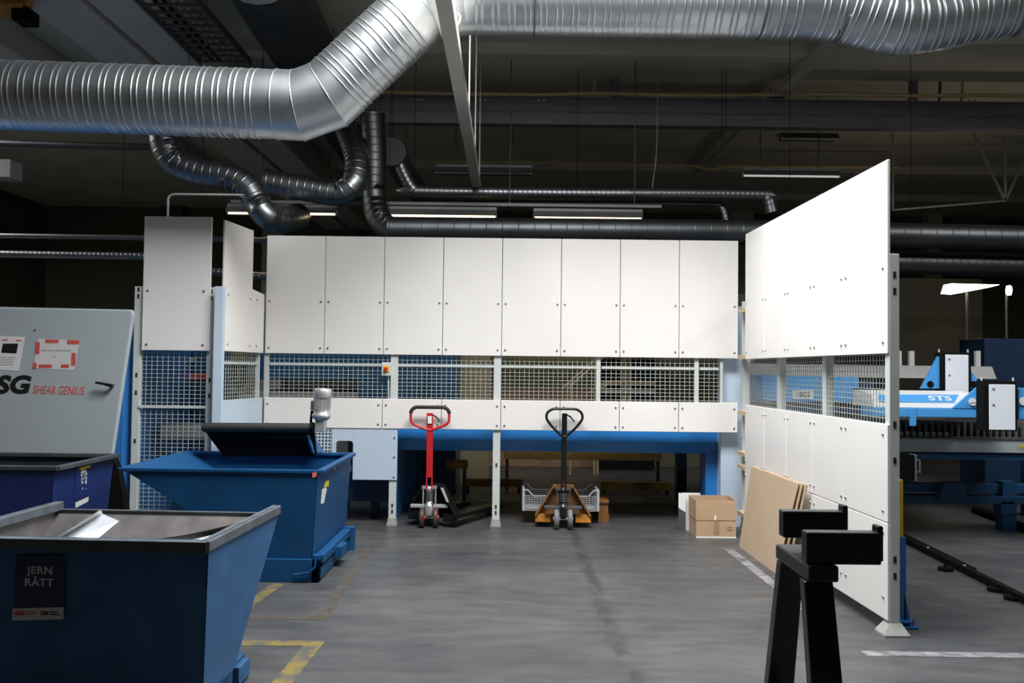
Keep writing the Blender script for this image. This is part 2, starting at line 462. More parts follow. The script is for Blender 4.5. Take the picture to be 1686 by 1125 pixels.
post(fb, xs[1], YF, 2.32, .075, .06, True, (.20, .14, .62, .85))
post(fb, xs[2], YF, 2.32, .075, .06, True, (.20, .14, .62))
post(fb, xs[3], YF, 2.32, .045, .045, False, z0=ZB2 + .05)
post(fb, xs[4], YF, 2.32, .045, .045, False, z0=ZB2 + .05)
post(fb, xs[5] + .01, YF, 2.32, .03, .04, False, z0=ZB2 + .05)
for i in range(5):
    a, b = xs[i] + .03, xs[i + 1] - .02
    wire_panel(fb, (a, YF - .012), (b, YF - .012), ZT2 - .06, ZB + .06)
    MB().box(a, b, YF - .026, YF - .006, 1.608, 1.63).build('cross_rail', 'fence_steel', fb)
    MB().box(a, b, YF - .02, YF + .01, ZB + .06, ZB + .085).build('mesh_rail', 'fence_steel', fb)
# emergency isolator on the fence
eb = PY(637, 608, 9.155)
es = thing('isolator_switch', 'small grey isolator box with red knob on yellow plate on the back fence', 'switch', (eb.x, 9.155, eb.z - .07))
MB().box(eb.x - .045, eb.x + .045, 9.09, 9.155, eb.z - .068, eb.z + .068).build('box', 'light_grey', es, .006)
MB().box(eb.x - .027, eb.x + .035, 9.082, 9.09, eb.z - .032, eb.z + .034).build('yellow_plate', 'yellow', es, .003)
MB().cyl((eb.x, 9.083, eb.z), (eb.x, 9.055, eb.z), .02, .017).bar((eb.x, 9.06, eb.z - .018), (eb.x, 9.06, eb.z + .018), .012, .02).build('knob', 'red_paint', es)
MB().tube([(eb.x + .02, 9.13, eb.z - .068), (eb.x + .022, 9.14, eb.z - .2), (eb.x + .025, 9.16, eb.z - .34)], .007, n=8).build('cable', 'light_grey', es)

# ---- right fence (set slightly askew)
def rw(t, z, off=0.0):          # point on the right fence face, t in panels from its far end
    return Vector((2.2275 + .0145 * t + off, 8.604 - .6 * t, z))
RE = 5.143
fr = thing('safety_fence', 'side fence of bright white boards and wire mesh beside the leaning cardboard sheets', 'fence', (2.38, 7.1, 0))
seams = [0, 1, 2, 3, 4, RE]
rows = [('upper_board', ZB - .012, ZT - .012, (2.245, 1.785)), ('middle_board', .684, ZT2, (1.215, .745)), ('lower_board', .088, .678, (.615, .22))]
for nm, z0, z1, bz in rows:
    for i in range(5):
        a, b = seams[i] + .005, seams[i + 1] - .005
        # face looks to -X: order so that the normal points there
        board(fr, nm, [rw(a, z0), rw(b, z0), rw(b, z1), rw(a, z1)], .019,
              [rw(t, z) for z in bz for t in (a + .06, b - (.06 if i < 4 else .1))])
XF = 2.39
py_ = [9.03, PX(1287, 630, XF).y, PX(1363, 640, XF).y, 5.555]
post(fr, 2.345, py_[0], 2.30, .07, .06, True, (.5, .9, 2.1), (0, -1))
post(fr, XF, py_[1], 2.32, .06, .08, True)
post(fr, XF, py_[2], 2.32, .06, .08, True)
post(fr, 2.346, py_[3], 2.33, .062, .07, True, (2.2, 2.1, 1.28, 1.06, .46, .36), (0, -1), ft=.078)
for i in range(3):
    a, b = py_[i] - .045, py_[i + 1] + .045
    wire_panel(fr, (XF - .02, a), (XF - .02, b), ZT2 - .08, ZB + .06)
    wire_panel(fr, (XF - .02, a), (XF - .02, b), .1, ZT2 - .1, .2, .2)
    MB().box(XF - .03, XF, b, a, ZB + .07, ZB + .1).build('mesh_rail', 'fence_steel', fr)
    MB().box(XF - .03, XF, b, a, .08, .11).build('mesh_rail', 'fence_steel', fr)
for z in (2.2, 1.74, 1.19, .79, .66, .2):      # timber spacers between post and boards
    MB().box(2.26, 2.335, 8.62, 9.0, z - .02, z + .02).build('timber_spacer', 'wood', fr)
for z in (2.27, 1.745, 1.21, .18):
    MB().box(2.306, 2.322, 5.53, 5.60, z - .03, z + .03).build('timber_spacer', 'wood', fr)

# ---- left fence: front leaf and the return to the back fence
YL = 8.2
fl = thing('safety_fence', 'narrow front safety fence with one tall white board, between the shear machine and the return', 'fence', (-3.1, YL + .05, 0))
p0 = PY(235.5, 466, YL - .02).x; p1 = PY(347, 466, YL - .02).x
board(fl, 'upper_board', [(p0, YL - .02, ZB), (p1, YL - .02, ZB), (p1, YL - .02, 2.95), (p0, YL - .02, 2.95)], .019,
      [(x, YL - .02, z) for z in (2.27, 1.78) for x in (p0 + .045, p1 - .06)])
pa, pb = PY(226, 650, YL + .04).x, PY(346.5, 650, YL + .04).x
post(fl, pa, YL + .04, 2.31, .07, .06, True, (2.28, 2.22, 1.5, 1.34, .9), (0, -1))
post(fl, pb, YL + .04, 2.31, .07, .06, True, (2.27, 2.21, 1.46, 1.32), (0, -1))
wire_panel(fl, (pa + .035, YL + .02), (pb - .035, YL + .02), .1, ZB + .05, .037, .05, .0021)
for z in (1.215, .1, ZB + .06): MB().box(pa + .03, pb - .03, YL + .0, YL + .03, z - .012, z + .012).build('cross_rail', 'fence_steel', fl)

fq = thing('safety_fence', 'short return fence with a stepped white board joining the back fence above the conveyor', 'fence', (-2.58, 8.66, 0))
def lw(t, z): return Vector((-2.63 + .12 * t, 8.19 + .93 * t, z))
def lt(px, py):                  # parameter along the return from a photo column
    d = ray(px, py); A = lw(0, 0); D_ = lw(1, 0) - A
    # solve CAM.xy + s d.xy = A.xy + t D.xy
    det = d.x * (-D_.y) - d.y * (-D_.x); rx, ry = A.x - CAM.x, A.y - CAM.y
    return (d.x * ry - d.y * rx) / det
t1 = lt(417, 430)
lo = 2.35
pts = [lw(0, ZB), lw(.985, ZB), lw(.985, lo - .03), lw(t1, lo - .0), lw(t1, ZT), lw(0, ZT)]
nrm = (lw(1, 0) - lw(0, 0)).cross(Vector((0, 0, 1))).normalized()
o = MB().prism(pts, -nrm * .019).build('stepped_board', 'white_board', fq, .003, 1)
for t, z in ((.1, 2.25), (t1 - .05, 2.25), (t1 + .12, 2.25), (.1, 1.79), (t1 - .05, 1.79), (t1 + .12, 1.79)):
    inst(bolt_me, 'bolt', o, lw(t, z) + nrm * .0005, (0, 0, math.atan2(nrm.y, nrm.x) + math.pi / 2))
MB().prism([lw(0, ZB2), lw(.985, ZB2), lw(.985, ZT2), lw(0, ZT2)], -nrm * .015).build('lower_sheet', 'pale_blue', fq)
q = lw(-.08, 0)
MB().box(q.x - .05, q.x + .035, q.y - .01, q.y + .05, 0, 2.31).build('corner_post', 'pale_blue', fq, .004)
for t in (.03, .96):
    a = lw(t, 0) - nrm * .05; MB().box(a.x - .02, a.x + .02, a.y - .02, a.y + .02, .9 if t < .5 else 0, 2.3).build('post', 'fence_steel', fq)
a, b = lw(.03, 0) - nrm * .05, lw(.96, 0) - nrm * .05
wire_panel(fq, (a.x, a.y), (b.x, b.y), ZT2 - .05, ZB + .06)
MB().bar(a + Vector((0, 0, 1.62)), b + Vector((0, 0, 1.62)), .02, .022).build('cross_rail', 'fence_steel', fq)
# thin conduit rising behind the front board
c = [PY(277, 356, 8.5), PY(277, 327, 8.5), PY(280, 322, 8.5), PY(286, 320, 8.5), PY(390, 321, 8.5)]
c[0].z = 1.9
tag(MB().tube(c + [PY(402, 321.5, 10.7)], .011, n=8).build('conduit', 'mid_grey'), 'thin bent conduit rising above the front white board', 'conduit')

# ================================================================== TIPPING HOPPERS
def hopper(label, org, ex, ey, L, Wd, h, bx0, bx1, zb, m, inner, rim_m, rim_w=.04, rim_h=.045, lip_drop=0.0, taper=.03, base=True):
    """ex: direction of the pouring lip; ey: across; org: floor point below the middle of the back rim"""
    ex = Vector(ex); ey = Vector(ey); org = Vector(org)
    P = lambda x, y, z: org + ex * x + ey * y + Vector((0, 0, z))
    t = thing('tipping_hopper', label, 'hopper', P(L * .4, 0, 0))
    hw = Wd / 2; hb = hw - taper; th = .006; cc = P(L * .42, 0, h * .8)
    hl = h - lip_drop
    for s in (-1, 1):
        prof = [P(bx0, s * hb, zb), P(bx1, s * hb, zb), P(L, s * hw, hl if lip_drop else h), P(L, s * hw, h), P(0, s * hw, h)]
        if not lip_drop: prof.pop(2)
        MB().prism(prof, ey * (-s * th)).build('side_panel', m, t, inner=inner, inner_c=cc)
    MB().prism([P(bx0, -hb, zb), P(bx0, hb, zb), P(0, hw, h), P(0, -hw, h)], ex * th).build('back_panel', m, t, inner=inner, inner_c=cc)
    MB().prism([P(bx0, -hb, zb), P(bx1, -hb, zb), P(bx1, hb, zb), P(bx0, hb, zb)], Vector((0, 0, th))).build('bottom_panel', m, t, inner=inner, inner_c=cc)
    MB().prism([P(bx1, -hb, zb), P(bx1, hb, zb), P(L, hw, hl), P(L, -hw, hl)], -ex * th + Vector((0, 0, th))).build('chute_panel', m, t, inner=inner, inner_c=cc)
    mb = MB(); e = rim_w / 2
    for s in (-1, 1):
        mb.bar(P(-e, s * (hw - e + .012), h - rim_h / 2), P(L + .005, s * (hw - e + .012), h - rim_h / 2), rim_w, rim_h)
    mb.bar(P(-e, -hw, h - rim_h / 2), P(-e, hw, h - rim_h / 2), rim_w, rim_h)
    if lip_drop: mb.bar(P(L - .01, -hw, hl), P(L - .01, hw, hl), .02, .03)
    else: mb.bar(P(L, -hw, h - rim_h / 2), P(L, hw, h - rim_h / 2), rim_w, rim_h)
    mb.build('rim', rim_m, t, .006, 2)
    if base:
        z = .06
        for s in (-1, 1): MB().bar(P(bx0 + .0, s * (hb - .06), z), P(bx1 + .25, s * (hb - .06), z), .06, .12).build('base_runner', m, t, .004)
        for x in (bx0 + .02, bx1 + .15):
            MB().bar(P(x, -hb + .0, .055), P(x, hb - .0, .055), .16, .09).build('fork_pocket', m, t, .004)
    return t, P

# ---- hopper full of scrap, lip turned to the fence
h1 = .82
A, B, C_ = PZ(337, 893, h1), PZ(459, 832, h1), PZ(88, 827, h1)
ex1 = (B - A).normalized(); ey1 = Vector((ex1.y, -ex1.x, 0)); A = A + ex1 * .05; L1 = (B - A).length; W1 = (B - C_).dot(ey1)
hop1, P1 = hopper('worn blue tipping hopper holding scrap sheet metal, with a JERN RÅTT sticker', Vector((A.x, A.y, 0)) - ey1 * (W1 / 2), ex1, ey1,
    L1, W1, h1, .02, .42, .12, 'bin_worn_blue', 'bin_inside', 'rim_worn', .05, .05, .055, .02)
MB().prism([P1(-.052, -W1 / 2 - .01, h1 - .05), P1(-.052, W1 / 2 + .01, h1 - .05), P1(-.052, W1 / 2 + .01, h1 - .001), P1(-.052, -W1 / 2 - .01, h1 - .001)], -ex1 * .004).build('rim_face', 'rim_dark', hop1)
# stickers on the camera-facing wall (wall leans in by 2 cm at the bottom)
def onfront(px, py, dy=.0):
    d = ray(px, py); q = P1(-.004 - dy, 0, 0)
    return CAM + d * ((q - CAM).dot(ex1) / d.dot(ex1))
def front_quad(pts, name, m, th=.0012, dy=0):
    return MB().prism([onfront(*p, dy) for p in pts], -ex1 * th).build(name, m, hop1)
front_quad([(27, 914), (108, 914), (106, 1000), (22, 1000)], 'sticker', 'sticker_navy')
k = onfront(66, 940, .002); text_mesh('JERN', .047, 'dull_print', k, ey1, (0, 0, 1), hop1, offset=.0011, sx=1.08, spacing=1.08)
k = onfront(64, 960, .002); text_mesh('RÅTT', .047, 'dull_print', k, ey1, (0, 0, 1), hop1, offset=.0011, sx=1.08, spacing=1.08)
front_quad([(21, 1002), (105.5, 1000), (104.5, 1020), (20, 1022)], 'label_strip', 'dull_print')
for (a, b, c, d, m) in ((24, 1007, 40, 1014, 'red_print'), (42, 1007, 59, 1009, 'red_print'), (42, 1010.5, 59, 1012.5, 'red_print'), (66, 1006.5, 80, 1014, 'yellow_print'), (82, 1007, 95, 1009, 'black_print'), (82, 1011, 98, 1013, 'black_print')):
    front_quad([(a, b), (c, b), (c, d), (a, d)], 'print', m, .0006, .0014)
k = onfront(32, 1010.5, .0024); text_mesh('S/S', .026, 'red_print', k, ey1, (0, 0, 1), hop1, offset=.001)
k = onfront(73, 1010.5, .0024); text_mesh('GM', .024, 'black_print', k, ey1, (0, 0, 1), hop1, offset=.001)

# scrap inside
def scrap(label, pts, off, m, flange=None, group=None, name='scrap_sheet'):
    mb = MB().prism(pts, off)
    if flange: mb.prism(*flange)
    return tag(mb.build(name, m), label, 'scrap metal', group)
mat('sheet_pale', (.62, .66, .72), .3, .35, var=.05, scale=4)
mat('sheet_grey', (.30, .29, .285), .4, .6, var=.15, scale=5)
s0, s1, s2, s3 = PZ(70, 905, .70), PZ(168, 846, .80), PZ(196, 858, .77), PZ(140, 905, .67)
f0, f1 = PZ(64, 903, .73), PZ(166, 839, .835)
sc = thing('scrap_channel', 'bent pale sheet metal channel sticking up in the scrap hopper', 'scrap metal', (s3.x, s3.y, .5))
nn = (s1 - s0).cross(s3 - s0).normalized()
if nn.z > 0: nn = -nn
MB().prism([s0, s1, s2, s3], nn * .002).build('web', 'sheet_pale', sc)
MB().prism([s0, s1, f1, f0], Vector((.002, .001, 0))).build('flange', 'sheet_grey', sc)
MB().prism([s3, s2, s2 + Vector((.01, 0, -.13)), s3 + Vector((.01, 0, -.13))], Vector((.002, .001, 0))).build('flange', 'sheet_grey', sc)
# curved offcut lying along the right side
mb = MB(); n = 10; top = []; bot = []
for i in range(n + 1):
    t = i / n
    top.append(PZ(205 + 190 * t, 893 - 33 * t + 5 * math.sin(t * 3.14), .70 + .04 * t)); bot.append(PZ(215 + 140 * t, 905 - 24 * t, .66))
vs = top + bot; vs += [v + Vector((0, 0, -.002)) for v in vs]; m_ = n + 1
fs = [(i, i + 1, m_ + i + 1, m_ + i) for i in range(n)] + [(2 * m_ + i + 1, 2 * m_ + i, 3 * m_ + i, 3 * m_ + i + 1) for i in range(n)]
fs += [(i + 1, i, 2 * m_ + i, 2 * m_ + i + 1) for i in range(n)] + [(m_ + i, m_ + i + 1, 3 * m_ + i + 1, 3 * m_ + i) for i in range(n)]
fs += [(0, m_, 3 * m_, 2 * m_), (n, 2 * m_ + n, 3 * m_ + n, m_ + n)]
tag(mb.add(vs, fs).build('scrap_sheet', 'sheet_grey'), 'curved dull grey metal offcut lying in the scrap hopper', 'scrap metal')
q = [PZ(280, 897, .71), PZ(350, 881, .73), PZ(360, 883, .73), PZ(300, 898, .70)]
scrap('small bright metal sliver lying on the curved offcut', q, (0, 0, -.003), 'sheet_pale')
# heap of small offcuts filling the bottom
MB().prism([P1(.03, -.55, .36), P1(.03, .55, .36), P1(.55, .55, .36), P1(.55, -.55, .36)], (0, 0, -.03)).build('scrap_bed', 'dark_grey', hop1)

# ---- clean blue hopper under the conveyor, lip to the left
h2 = .83
A, B, C_, D_ = PZ(520, 774, h2), PZ(577, 748, h2), PZ(205, 765, h2), PZ(304, 744, h2)
xr2 = (A.x + B.x) / 2; xl2 = C_.x + .06; ya, yb = A.y, 8.09
hop2, P2 = hopper('clean bright blue tipping hopper standing under the conveyor end', (xr2, (ya + yb) / 2, 0), (-1, 0, 0), (0, 1, 0),
    xr2 - xl2, yb - ya, h2, .04, .33, .13, 'bin_blue', 'bin_blue', 'bin_blue', .04, .028, 0, .03)
print('hop2', xr2, xl2, ya, yb)
# details on its right end wall (plane leaning in 4 cm over the height)
def onright(px, py, d=0):
    p = PX(px, py, xr2)
    for _ in range(3):
        xx = xr2 - .04 * (h2 - p.z) / (h2 - .13) + .0015 + d; p = PX(px, py, xx)
    return p
def right_quad(pts, name, m, d=0):
    return MB().prism([onright(*p, d) for p in pts], (.0012, 0, 0)).build(name, m, hop2)
right_quad([(528, 830), (530, 806), (536, 803), (538, 805), (533, 829)], 'white_sticker', 'paper')
right_quad([(533, 803), (536, 793), (542, 791), (541, 801)], 'yellow_sticker', 'yellow_print')
right_quad([(514, 787), (514, 779), (521, 777), (521, 785)], 'label_strip', 'red_print')
right_quad([(551 + 5.5 * math.cos(a), 771 + 5.5 * math.sin(a)) for a in [i * .524 for i in range(12)]], 'round_sticker', 'dark_grey')
k = onright(551, 771, .002); text_mesh('NT', .045, 'white_print', k, (0, 1, 0), (0, 0, 1), hop2, offset=.001)
# front skid with latch and pedal
g = PZ(513, 952); ff = ya + .03
mb = MB(); mb.box(xr2 - .46, xr2 + .02, ff - .03, ff + .03, 0, .17)
mb.prism([Vector((xr2 - .04, ff - .03, 0)), Vector((xr2 + .02, ff - .03, 0)), Vector((xr2 + .02, ff - .03, .2)), Vector((xr2 - .03, ff - .03, .2))], (0, .06, 0))
mb.build('skid', 'bin_blue', hop2, .003)
MB().box(xr2 - .03, xr2 + .04, ff + .03, yb - .12, .13, .19).build('side_rail', 'bin_blue', hop2, .003)
MB().box(xr2 - .0, xr2 + .09, ff + .5, ff + .72, .07, .16).build('fork_sleeve', 'bin_blue', hop2, .003)
MB().box(xr2 - .03, xr2 + .07, yb - .2, yb - .13, 0, .2).build('rear_foot', 'bin_blue', hop2, .003)
MB().tube([(xr2 - .0, ff - .045, .19), (xr2 - .005, ff - .05, .12), (xr2 - .05, ff - .05, .075), (xr2 - .16, ff - .05, .06)], .01, n=8).build('latch_lever', 'bin_blue', hop2)

# ---- dark navy hopper at the left
h3 = .83
A, B = PZ(98, 768, h3), PZ(181, 747, h3)
xr3 = (A.x + B.x) / 2; ya3, yb3 = A.y, min(B.y, 8.0)
hop3, P3 = hopper('dark navy tipping hopper with scuffed white lettering before the shear machine', (xr3, (ya3 + yb3) / 2, 0), (-1, 0, 0), (0, 1, 0),
    1.5, yb3 - ya3, h3, .05, .5, .13, 'bin_navy', 'bin_inside_dark', 'rim_dark', .045, .035, 0, .03)
def onright3(px, py, d=0):
    p = PX(px, py, xr3)
    for _ in range(3):
        xx = xr3 - .05 * (h3 - p.z) / (h3 - .13) + .0015 + d; p = PX(px, py, xx)
    return p
def r3(pts, name, m, d=0): return MB().prism([onright3(*p, d) for p in pts], (.0012, 0, 0)).build(name, m, hop3)
r3([(125, 765), (147, 759), (145, 815), (121, 825)], 'blue_sticker', 'bin_navy')
r3([(131, 771), (149, 765), (148, 770), (131, 775)], 'yellow_sticker', 'yellow_print', .0015)
r3([(124, 828), (146, 818), (145, 826), (124, 837)], 'label_strip', 'white_print', .0015)
rr = random.Random(5)
for i in range(34):
    x = 133 + rr.uniform(0, 9); y = 774 + abs(rr.gauss(0, 17)); w = rr.uniform(.5, 2.2); hh = rr.uniform(1, 4)
    if y < 815: r3([(x, y), (x + w, y - w * .35), (x + w, y + hh - w * .35), (x, y + hh)], 'scuffed_lettering', 'white_print', .002)
# black curved rocker at its back corner
crv = [(181, 752), (187, 758), (193, 772), (198, 795), (203, 822), (207, 850), (160, 850), (164, 800), (172, 754)]
MB().prism([PY(*p, 7.99) for p in crv], (0, .1, 0)).build('rocker', 'black_matte', hop3)

# ================================================================== SHEAR MACHINE (left)
sm = thing('shear_machine', 'grey and blue sheet metal shear lettered SG SHEAR GENIUS', 'machine', (-4.6, 9.2, 0))
YM = 8.1
top = [PY(-140, 503, YM), PY(219.5, 510, YM)]; r_bot = PY(166, 880, YM)
fp = [Vector((-5.6, YM, .25)), Vector((r_bot.x - .05, YM, .1)), r_bot, Vector((top[1].x, YM, top[1].z - .05)), Vector((top[1].x - .01, YM + .012, top[1].z)), Vector((-5.6, YM + .012, top[1].z + .02))]
fp = [Vector((p.x, YM, p.z)) for p in fp]
door = MB().prism(fp, (0, .055, 0)).build('front_cover', 'machine_grey', sm, .018, 4)
MB().box(-6.2, -3.50, YM + .056, 10.8, 0, 2.06).build('body', 'machine_blue', sm, .01)
MB().cyl((-4.05, 9.2, 2.06), (-4.05, 9.2, 2.11), .35, .33, n=28).build('top_cover', 'machine_blue', sm)
def onm(px, py, d=0): return PY(px, py, YM - .001 - d)
def mq(pts, name, m, d=0, th=.0012): return MB().prism([onm(*p, d) for p in pts], (0, -th, 0)).build(name, m, sm)
n1 = mq([(-12, 553), (41, 555), (31, 611), (-20, 608)], 'notice', 'paper')
mq([(5, 566), (30, 566), (27, 582), (2, 581)], 'print', 'black_print', .0014)
for i, y in enumerate((588, 592, 596, 600)): mq([(1, y), (25 - i, y), (25 - i, y + 1), (1, y + 1)], 'print', 'grey_print', .0014)
mq([(3, 559), (13, 559), (13, 561), (3, 561)], 'print', 'red_print', .0014); mq([(26, 560), (35, 560), (35, 562), (26, 562)], 'print', 'red_print', .0014)
mq([(62, 558), (131, 560), (122, 610), (55, 607)], 'notice_sleeve', 'plastic_sleeve')
for a in ((75, 559, 97, 565), (111, 560, 131, 567), (59, 563, 66, 583), (118, 581, 125, 602), (55, 597, 61, 607), (64, 600, 86, 606), (101, 600, 114, 606)):
    mq([(a[0], a[1]), (a[2], a[1] + .5), (a[2] - 1, a[3]), (a[0] - 1, a[3])], 'red_tape', 'red_print', .0014)
for i, x in enumerate((69, 73, 79, 84, 88, 93, 97, 101, 106, 110, 114)):
    mq([(x, 576), (x + 2.6, 576.2), (x + 2.5, 578.8), (x - .1, 578.6)], 'print', 'grey_print', .0014)
mq([(88, 586), (91, 586), (91, 589), (88, 589)], 'print', 'grey_print', .0014)
k = onm(20, 635); text_mesh('SG', .215, 'black_print', k, (1, 0, .012), (0, 0, 1), sm, offset=.010, shear=.18, sx=1.18)
k = onm(96, 643.5); text_mesh('SHEAR GENIUS', .105, 'red_print', k, (1, 0, -.012), (0, 0, 1), sm, offset=.0006, shear=.25, sx=.66)
a, b = onm(186, 635), onm(162, 630)
MB().cyl(a, a + Vector((0, -.05, 0)), .014).tube([a + Vector((0, -.045, 0)), lerp(a, b, .5) + Vector((0, -.05, .003)), b + Vector((0, -.055, 0))], [.016, .012, .011], n=10).build('door_handle', 'black_paint', sm)
mb = MB(); a = onm(58, 543); mb.cyl(a, a + Vector((0, -.006, 0)), .008, n=10).build('bolt', 'bolt', sm)

# ================================================================== SCRAP CONVEYOR with gear motor
YC = 7.93
ra, rb = PY(336, 704, YC), PY(517, 705, YC)
cv = thing('scrap_conveyor', 'black belt conveyor end with a grey gear motor above the blue hopper', 'conveyor', (-2.2, 9.0, 0))
mb = MB().cyl(ra, rb, .042, n=20); mb.cyl(ra - Vector((.015, 0, 0)), ra, .03, n=16)
mb.build('end_roller', 'rubber', cv)
MB().cyl(rb - Vector((.04, 0, 0)), PY(526, 706, YC), .018, n=12).cyl(rb - Vector((.03, 0, 0)), rb - Vector((.0, 0, 0)), .05, n=16).build('drive_shaft', 'black_matte', cv)
sk = [PY(338, 711, YC), PY(514, 711, YC), PY(516, 752, YC + .1), PY(368, 752, YC + .1)]
MB().prism(sk, (0, .012, 0)).build('rubber_skirt', 'black_matte', cv)
mb = MB(); mb.prism([(-2.40, YC + .02, 1.07), (-2.40, YC + .02, .97), (-2.40, 9.9, .12), (-2.40, 9.9, .22)], (.62, 0, 0)); mb.build('belt', 'rubber', cv)
for x in (-2.43, -1.77):
    MB().prism([(x, YC + .06, .99), (x, YC + .06, .88), (x, 9.85, .06), (x, 9.85, .2)], (.028, 0, 0)).build('side_frame', 'machine_blue', cv)
for x in (-2.41, -1.76): MB().box(x, x + .05, 9.55, 9.6, 0, .3).build('leg', 'machine_blue', cv)
tag(MB().bar(PY(506, 716, YC + .02), PY(517, 746, YC + .06), .05, .02).build('side_bracket', 'machine_blue_bright', cv), 'bright blue bracket')
c0, c1 = PY(527.5, 711, YC), PY(532, 641, YC); ax = (c1 - c0); H = ax.length; ax.normalize()
gm = MB().bar(c0, c0 + ax * .115, .085, .10, (0, 1, 0)).build('gearbox', 'cast_alu', cv, .008)
MB().lathe([(.05, .10), (.075, .12), (.082, .13), (.082, .15), (.07, .165), (.07, .20)], c0, ax).build('flange', 'cast_alu', gm)
mb = MB().lathe([(.063, .19), (.063, .31)], c0, ax, 24)
t1_ = ax.cross(Vector((0, 1, 0))).normalized(); t2_ = ax.cross(t1_)
for i in range(26):
    a = 2 * math.pi * i / 26; q = t1_ * math.cos(a) + t2_ * math.sin(a); s = c0 + q * .066
    mb.bar(s + ax * .195, s + ax * .305, .004, .02, q)
mb.build('finned_body', 'mid_grey', gm)
MB().lathe([(.072, .30), (.076, .31), (.076, .365), (.066, .38), (.02, .383)], c0, ax, 24).build('fan_cover', 'cast_alu', gm)
MB().bar(c0 + ax * .19 + Vector((-.075, 0, 0)), c0 + ax * .27 + Vector((-.075, 0, 0)), .04, .06, (0, 1, 0)).build('terminal_box', 'dark_grey', gm, .004)
cb = PY(514, 676, YC)
MB().tube([cb, cb + Vector((-.01, 0, -.1)), PY(516, 712, YC), PY(520, 750, YC + .05)], .012, n=8).build('cable', 'black_matte', cv)

# ================================================================== MACHINE BEHIND THE BACK FENCE
st = thing('stacking_machine', 'blue stacker frame with pale blue covers under the back fence', 'machine', (.5, 9.9, 0))
def cz(py, y=9.14): return PY(843, py, y).z
xL, xR = PY(655, 740, 9.5).x, PY(1186, 740, 9.5).x
MB().prism([(xL, 9.56, .985), (xL, 9.46, .90), (xL, 9.40, .852), (xL, 9.46, .735), (xL, 9.75, .735), (xL, 9.75, .985)], (xR - xL, 0, 0)).build('cross_beam', 'beam_blue', st)
c0 = PY(1160, 780, 9.5).x; c1 = PY(1187, 780, 9.5).x
MB().box(c0, c1, 9.45, 9.75, 0, .74).build('column', 'beam_blue', st)
MB().box(xL + .02, xR, 9.76, 11.3, .90, .975).build('shade_deck', 'dark_grey', st, .004)  # unseen deck added to keep the floor beneath it dark
for x in (xL + .1, xR - .1): MB().box(x - .06, x + .06, 11.1, 11.25, 0, .9).build('leg', 'machine_navy', st)  # legs carrying the added deck
MB().box(xL - .03, xL, 9.3, 11.0, 0, .98).build('side_plate', 'machine_blue', st)
a, b = PY(1186, 700, 9.3).x, PY(1218.5, 700, 9.3).x
MB().box(a, b + .03, 9.27, 9.45, 0, 2.27).build('pale_column', 'pale_blue', st, .006)
# pale cover sheet with notch and perforated corner
YP = 9.14
X = lambda px, py=750: PY(px, py, YP).x
z0, z1 = cz(794.5, YP) - .0, ZB2 + .01
xa, xb, xc, xd = X(545), X(553), X(581), X(654)
zn = PY(567, 726, YP).z
MB().box(xc, xd, YP, YP + .02, z0 + .008, z1).build('cover_sheet', 'pale_blue', st, .002)
arc = [(xb, zn - .03), (xb + .008, zn - .008), (xb + .03, zn)]
pts = [(xa, .66), (xb, .66)] + arc + [(xc - .03, zn), (xc - .008, zn - .008), (xc, zn - .03), (xc, z1), (xa, z1)]
MB().prism([Vector((x, YP, z)) for x, z in pts], (0, .02, 0)).build('cover_sheet', 'pale_blue', st)
mb = MB(); xg0 = X(500); n = 8; pit = (xa - xg0) / n; zt_ = z1 - .02

for i in range(n + 1): mb.box(xg0 + i * pit - .006, xg0 + i * pit + .006, YP, YP + .008, .68, z1)
for i in range(8): mb.box(xg0, xa, YP + .001, YP + .007, zt_ - i * pit - .006, zt_ - i * pit + .006)
o = mb.build('perforated_sheet', 'pale_blue', st)
MB().box(-1.70, xd - .05, YP + .3, YP + .33, .2, .97).build('inner_plate', 'machine_navy', st)
a = PY(571, 772, 9.3); MB().cyl(a, a + Vector((.0, .1, 0)), .05, n=16).cyl(a + Vector((0, -.03, 0)), a, .03).build('small_motor', 'cast_alu', st)
for z in (PY(648, 721, YP).z, PY(648, 753, YP).z, PY(648, 786, YP).z): inst(bolt_me, 'bolt', st, (X(649), YP - .0005, z))
for x in (X(607), X(640)): MB().box(x - .04, x + .04, 9.6, 9.7, 0, .7).build('leg', 'machine_navy', st)

# ---- machine body and fittings inside the enclosure, seen through the mesh
pm = thing('punch_press', 'large deep blue press standing behind the wire mesh with a dark slot', 'machine', (-2.3, 12.0, 0))
MB().box(-3.45, PY(752, 620, 11.4).x, 11.4, 12.8, 1.43, 2.3).build('upper_frame', 'press_blue', pm, .01)
MB().box(PY(588, 640, 11.4).x, PY(752, 620, 11.4).x, 11.4, 12.8, 0, 1.43).build('throat', 'press_blue', pm, .01)
MB().box(-3.45, PY(588, 640, 11.4).x, 11.4, 12.8, 0, 1.28).build('work_table', 'mid_grey', pm, .01)
MB().box(PY(700, 620, 11.4).x, PY(708, 620, 11.4).x, 11.385, 11.4, .2, 2.2).build('groove', 'machine_navy', pm)
MB().box(-3.48, PY(330, 600, 9.6).x, 9.8, 10.8, .0, 2.0).build('side_cabinet', 'press_blue', pm, .01)
MB().box(PY(383, 600, 10).x, PY(405, 600, 10).x, 9.9, 10.3, 1.28, 2.0).build('beige_head', 'beige', pm, .01)
a = PY(394, 615, 9.9); MB().tube([a + Vector((.0, -.01, .12)), a + Vector((.05, -.01, .1)), a + Vector((.05, -.01, -.1)), a + Vector((0, -.01, -.12)), a + Vector((-.05, -.01, -.1)), a + Vector((-.05, -.01, .1)), a + Vector((0, -.01, .12))], .03, n=8).build('ring', 'black_matte', pm)
a, b = PY(262, 700, 8.7), PY(345, 725, 8.7)
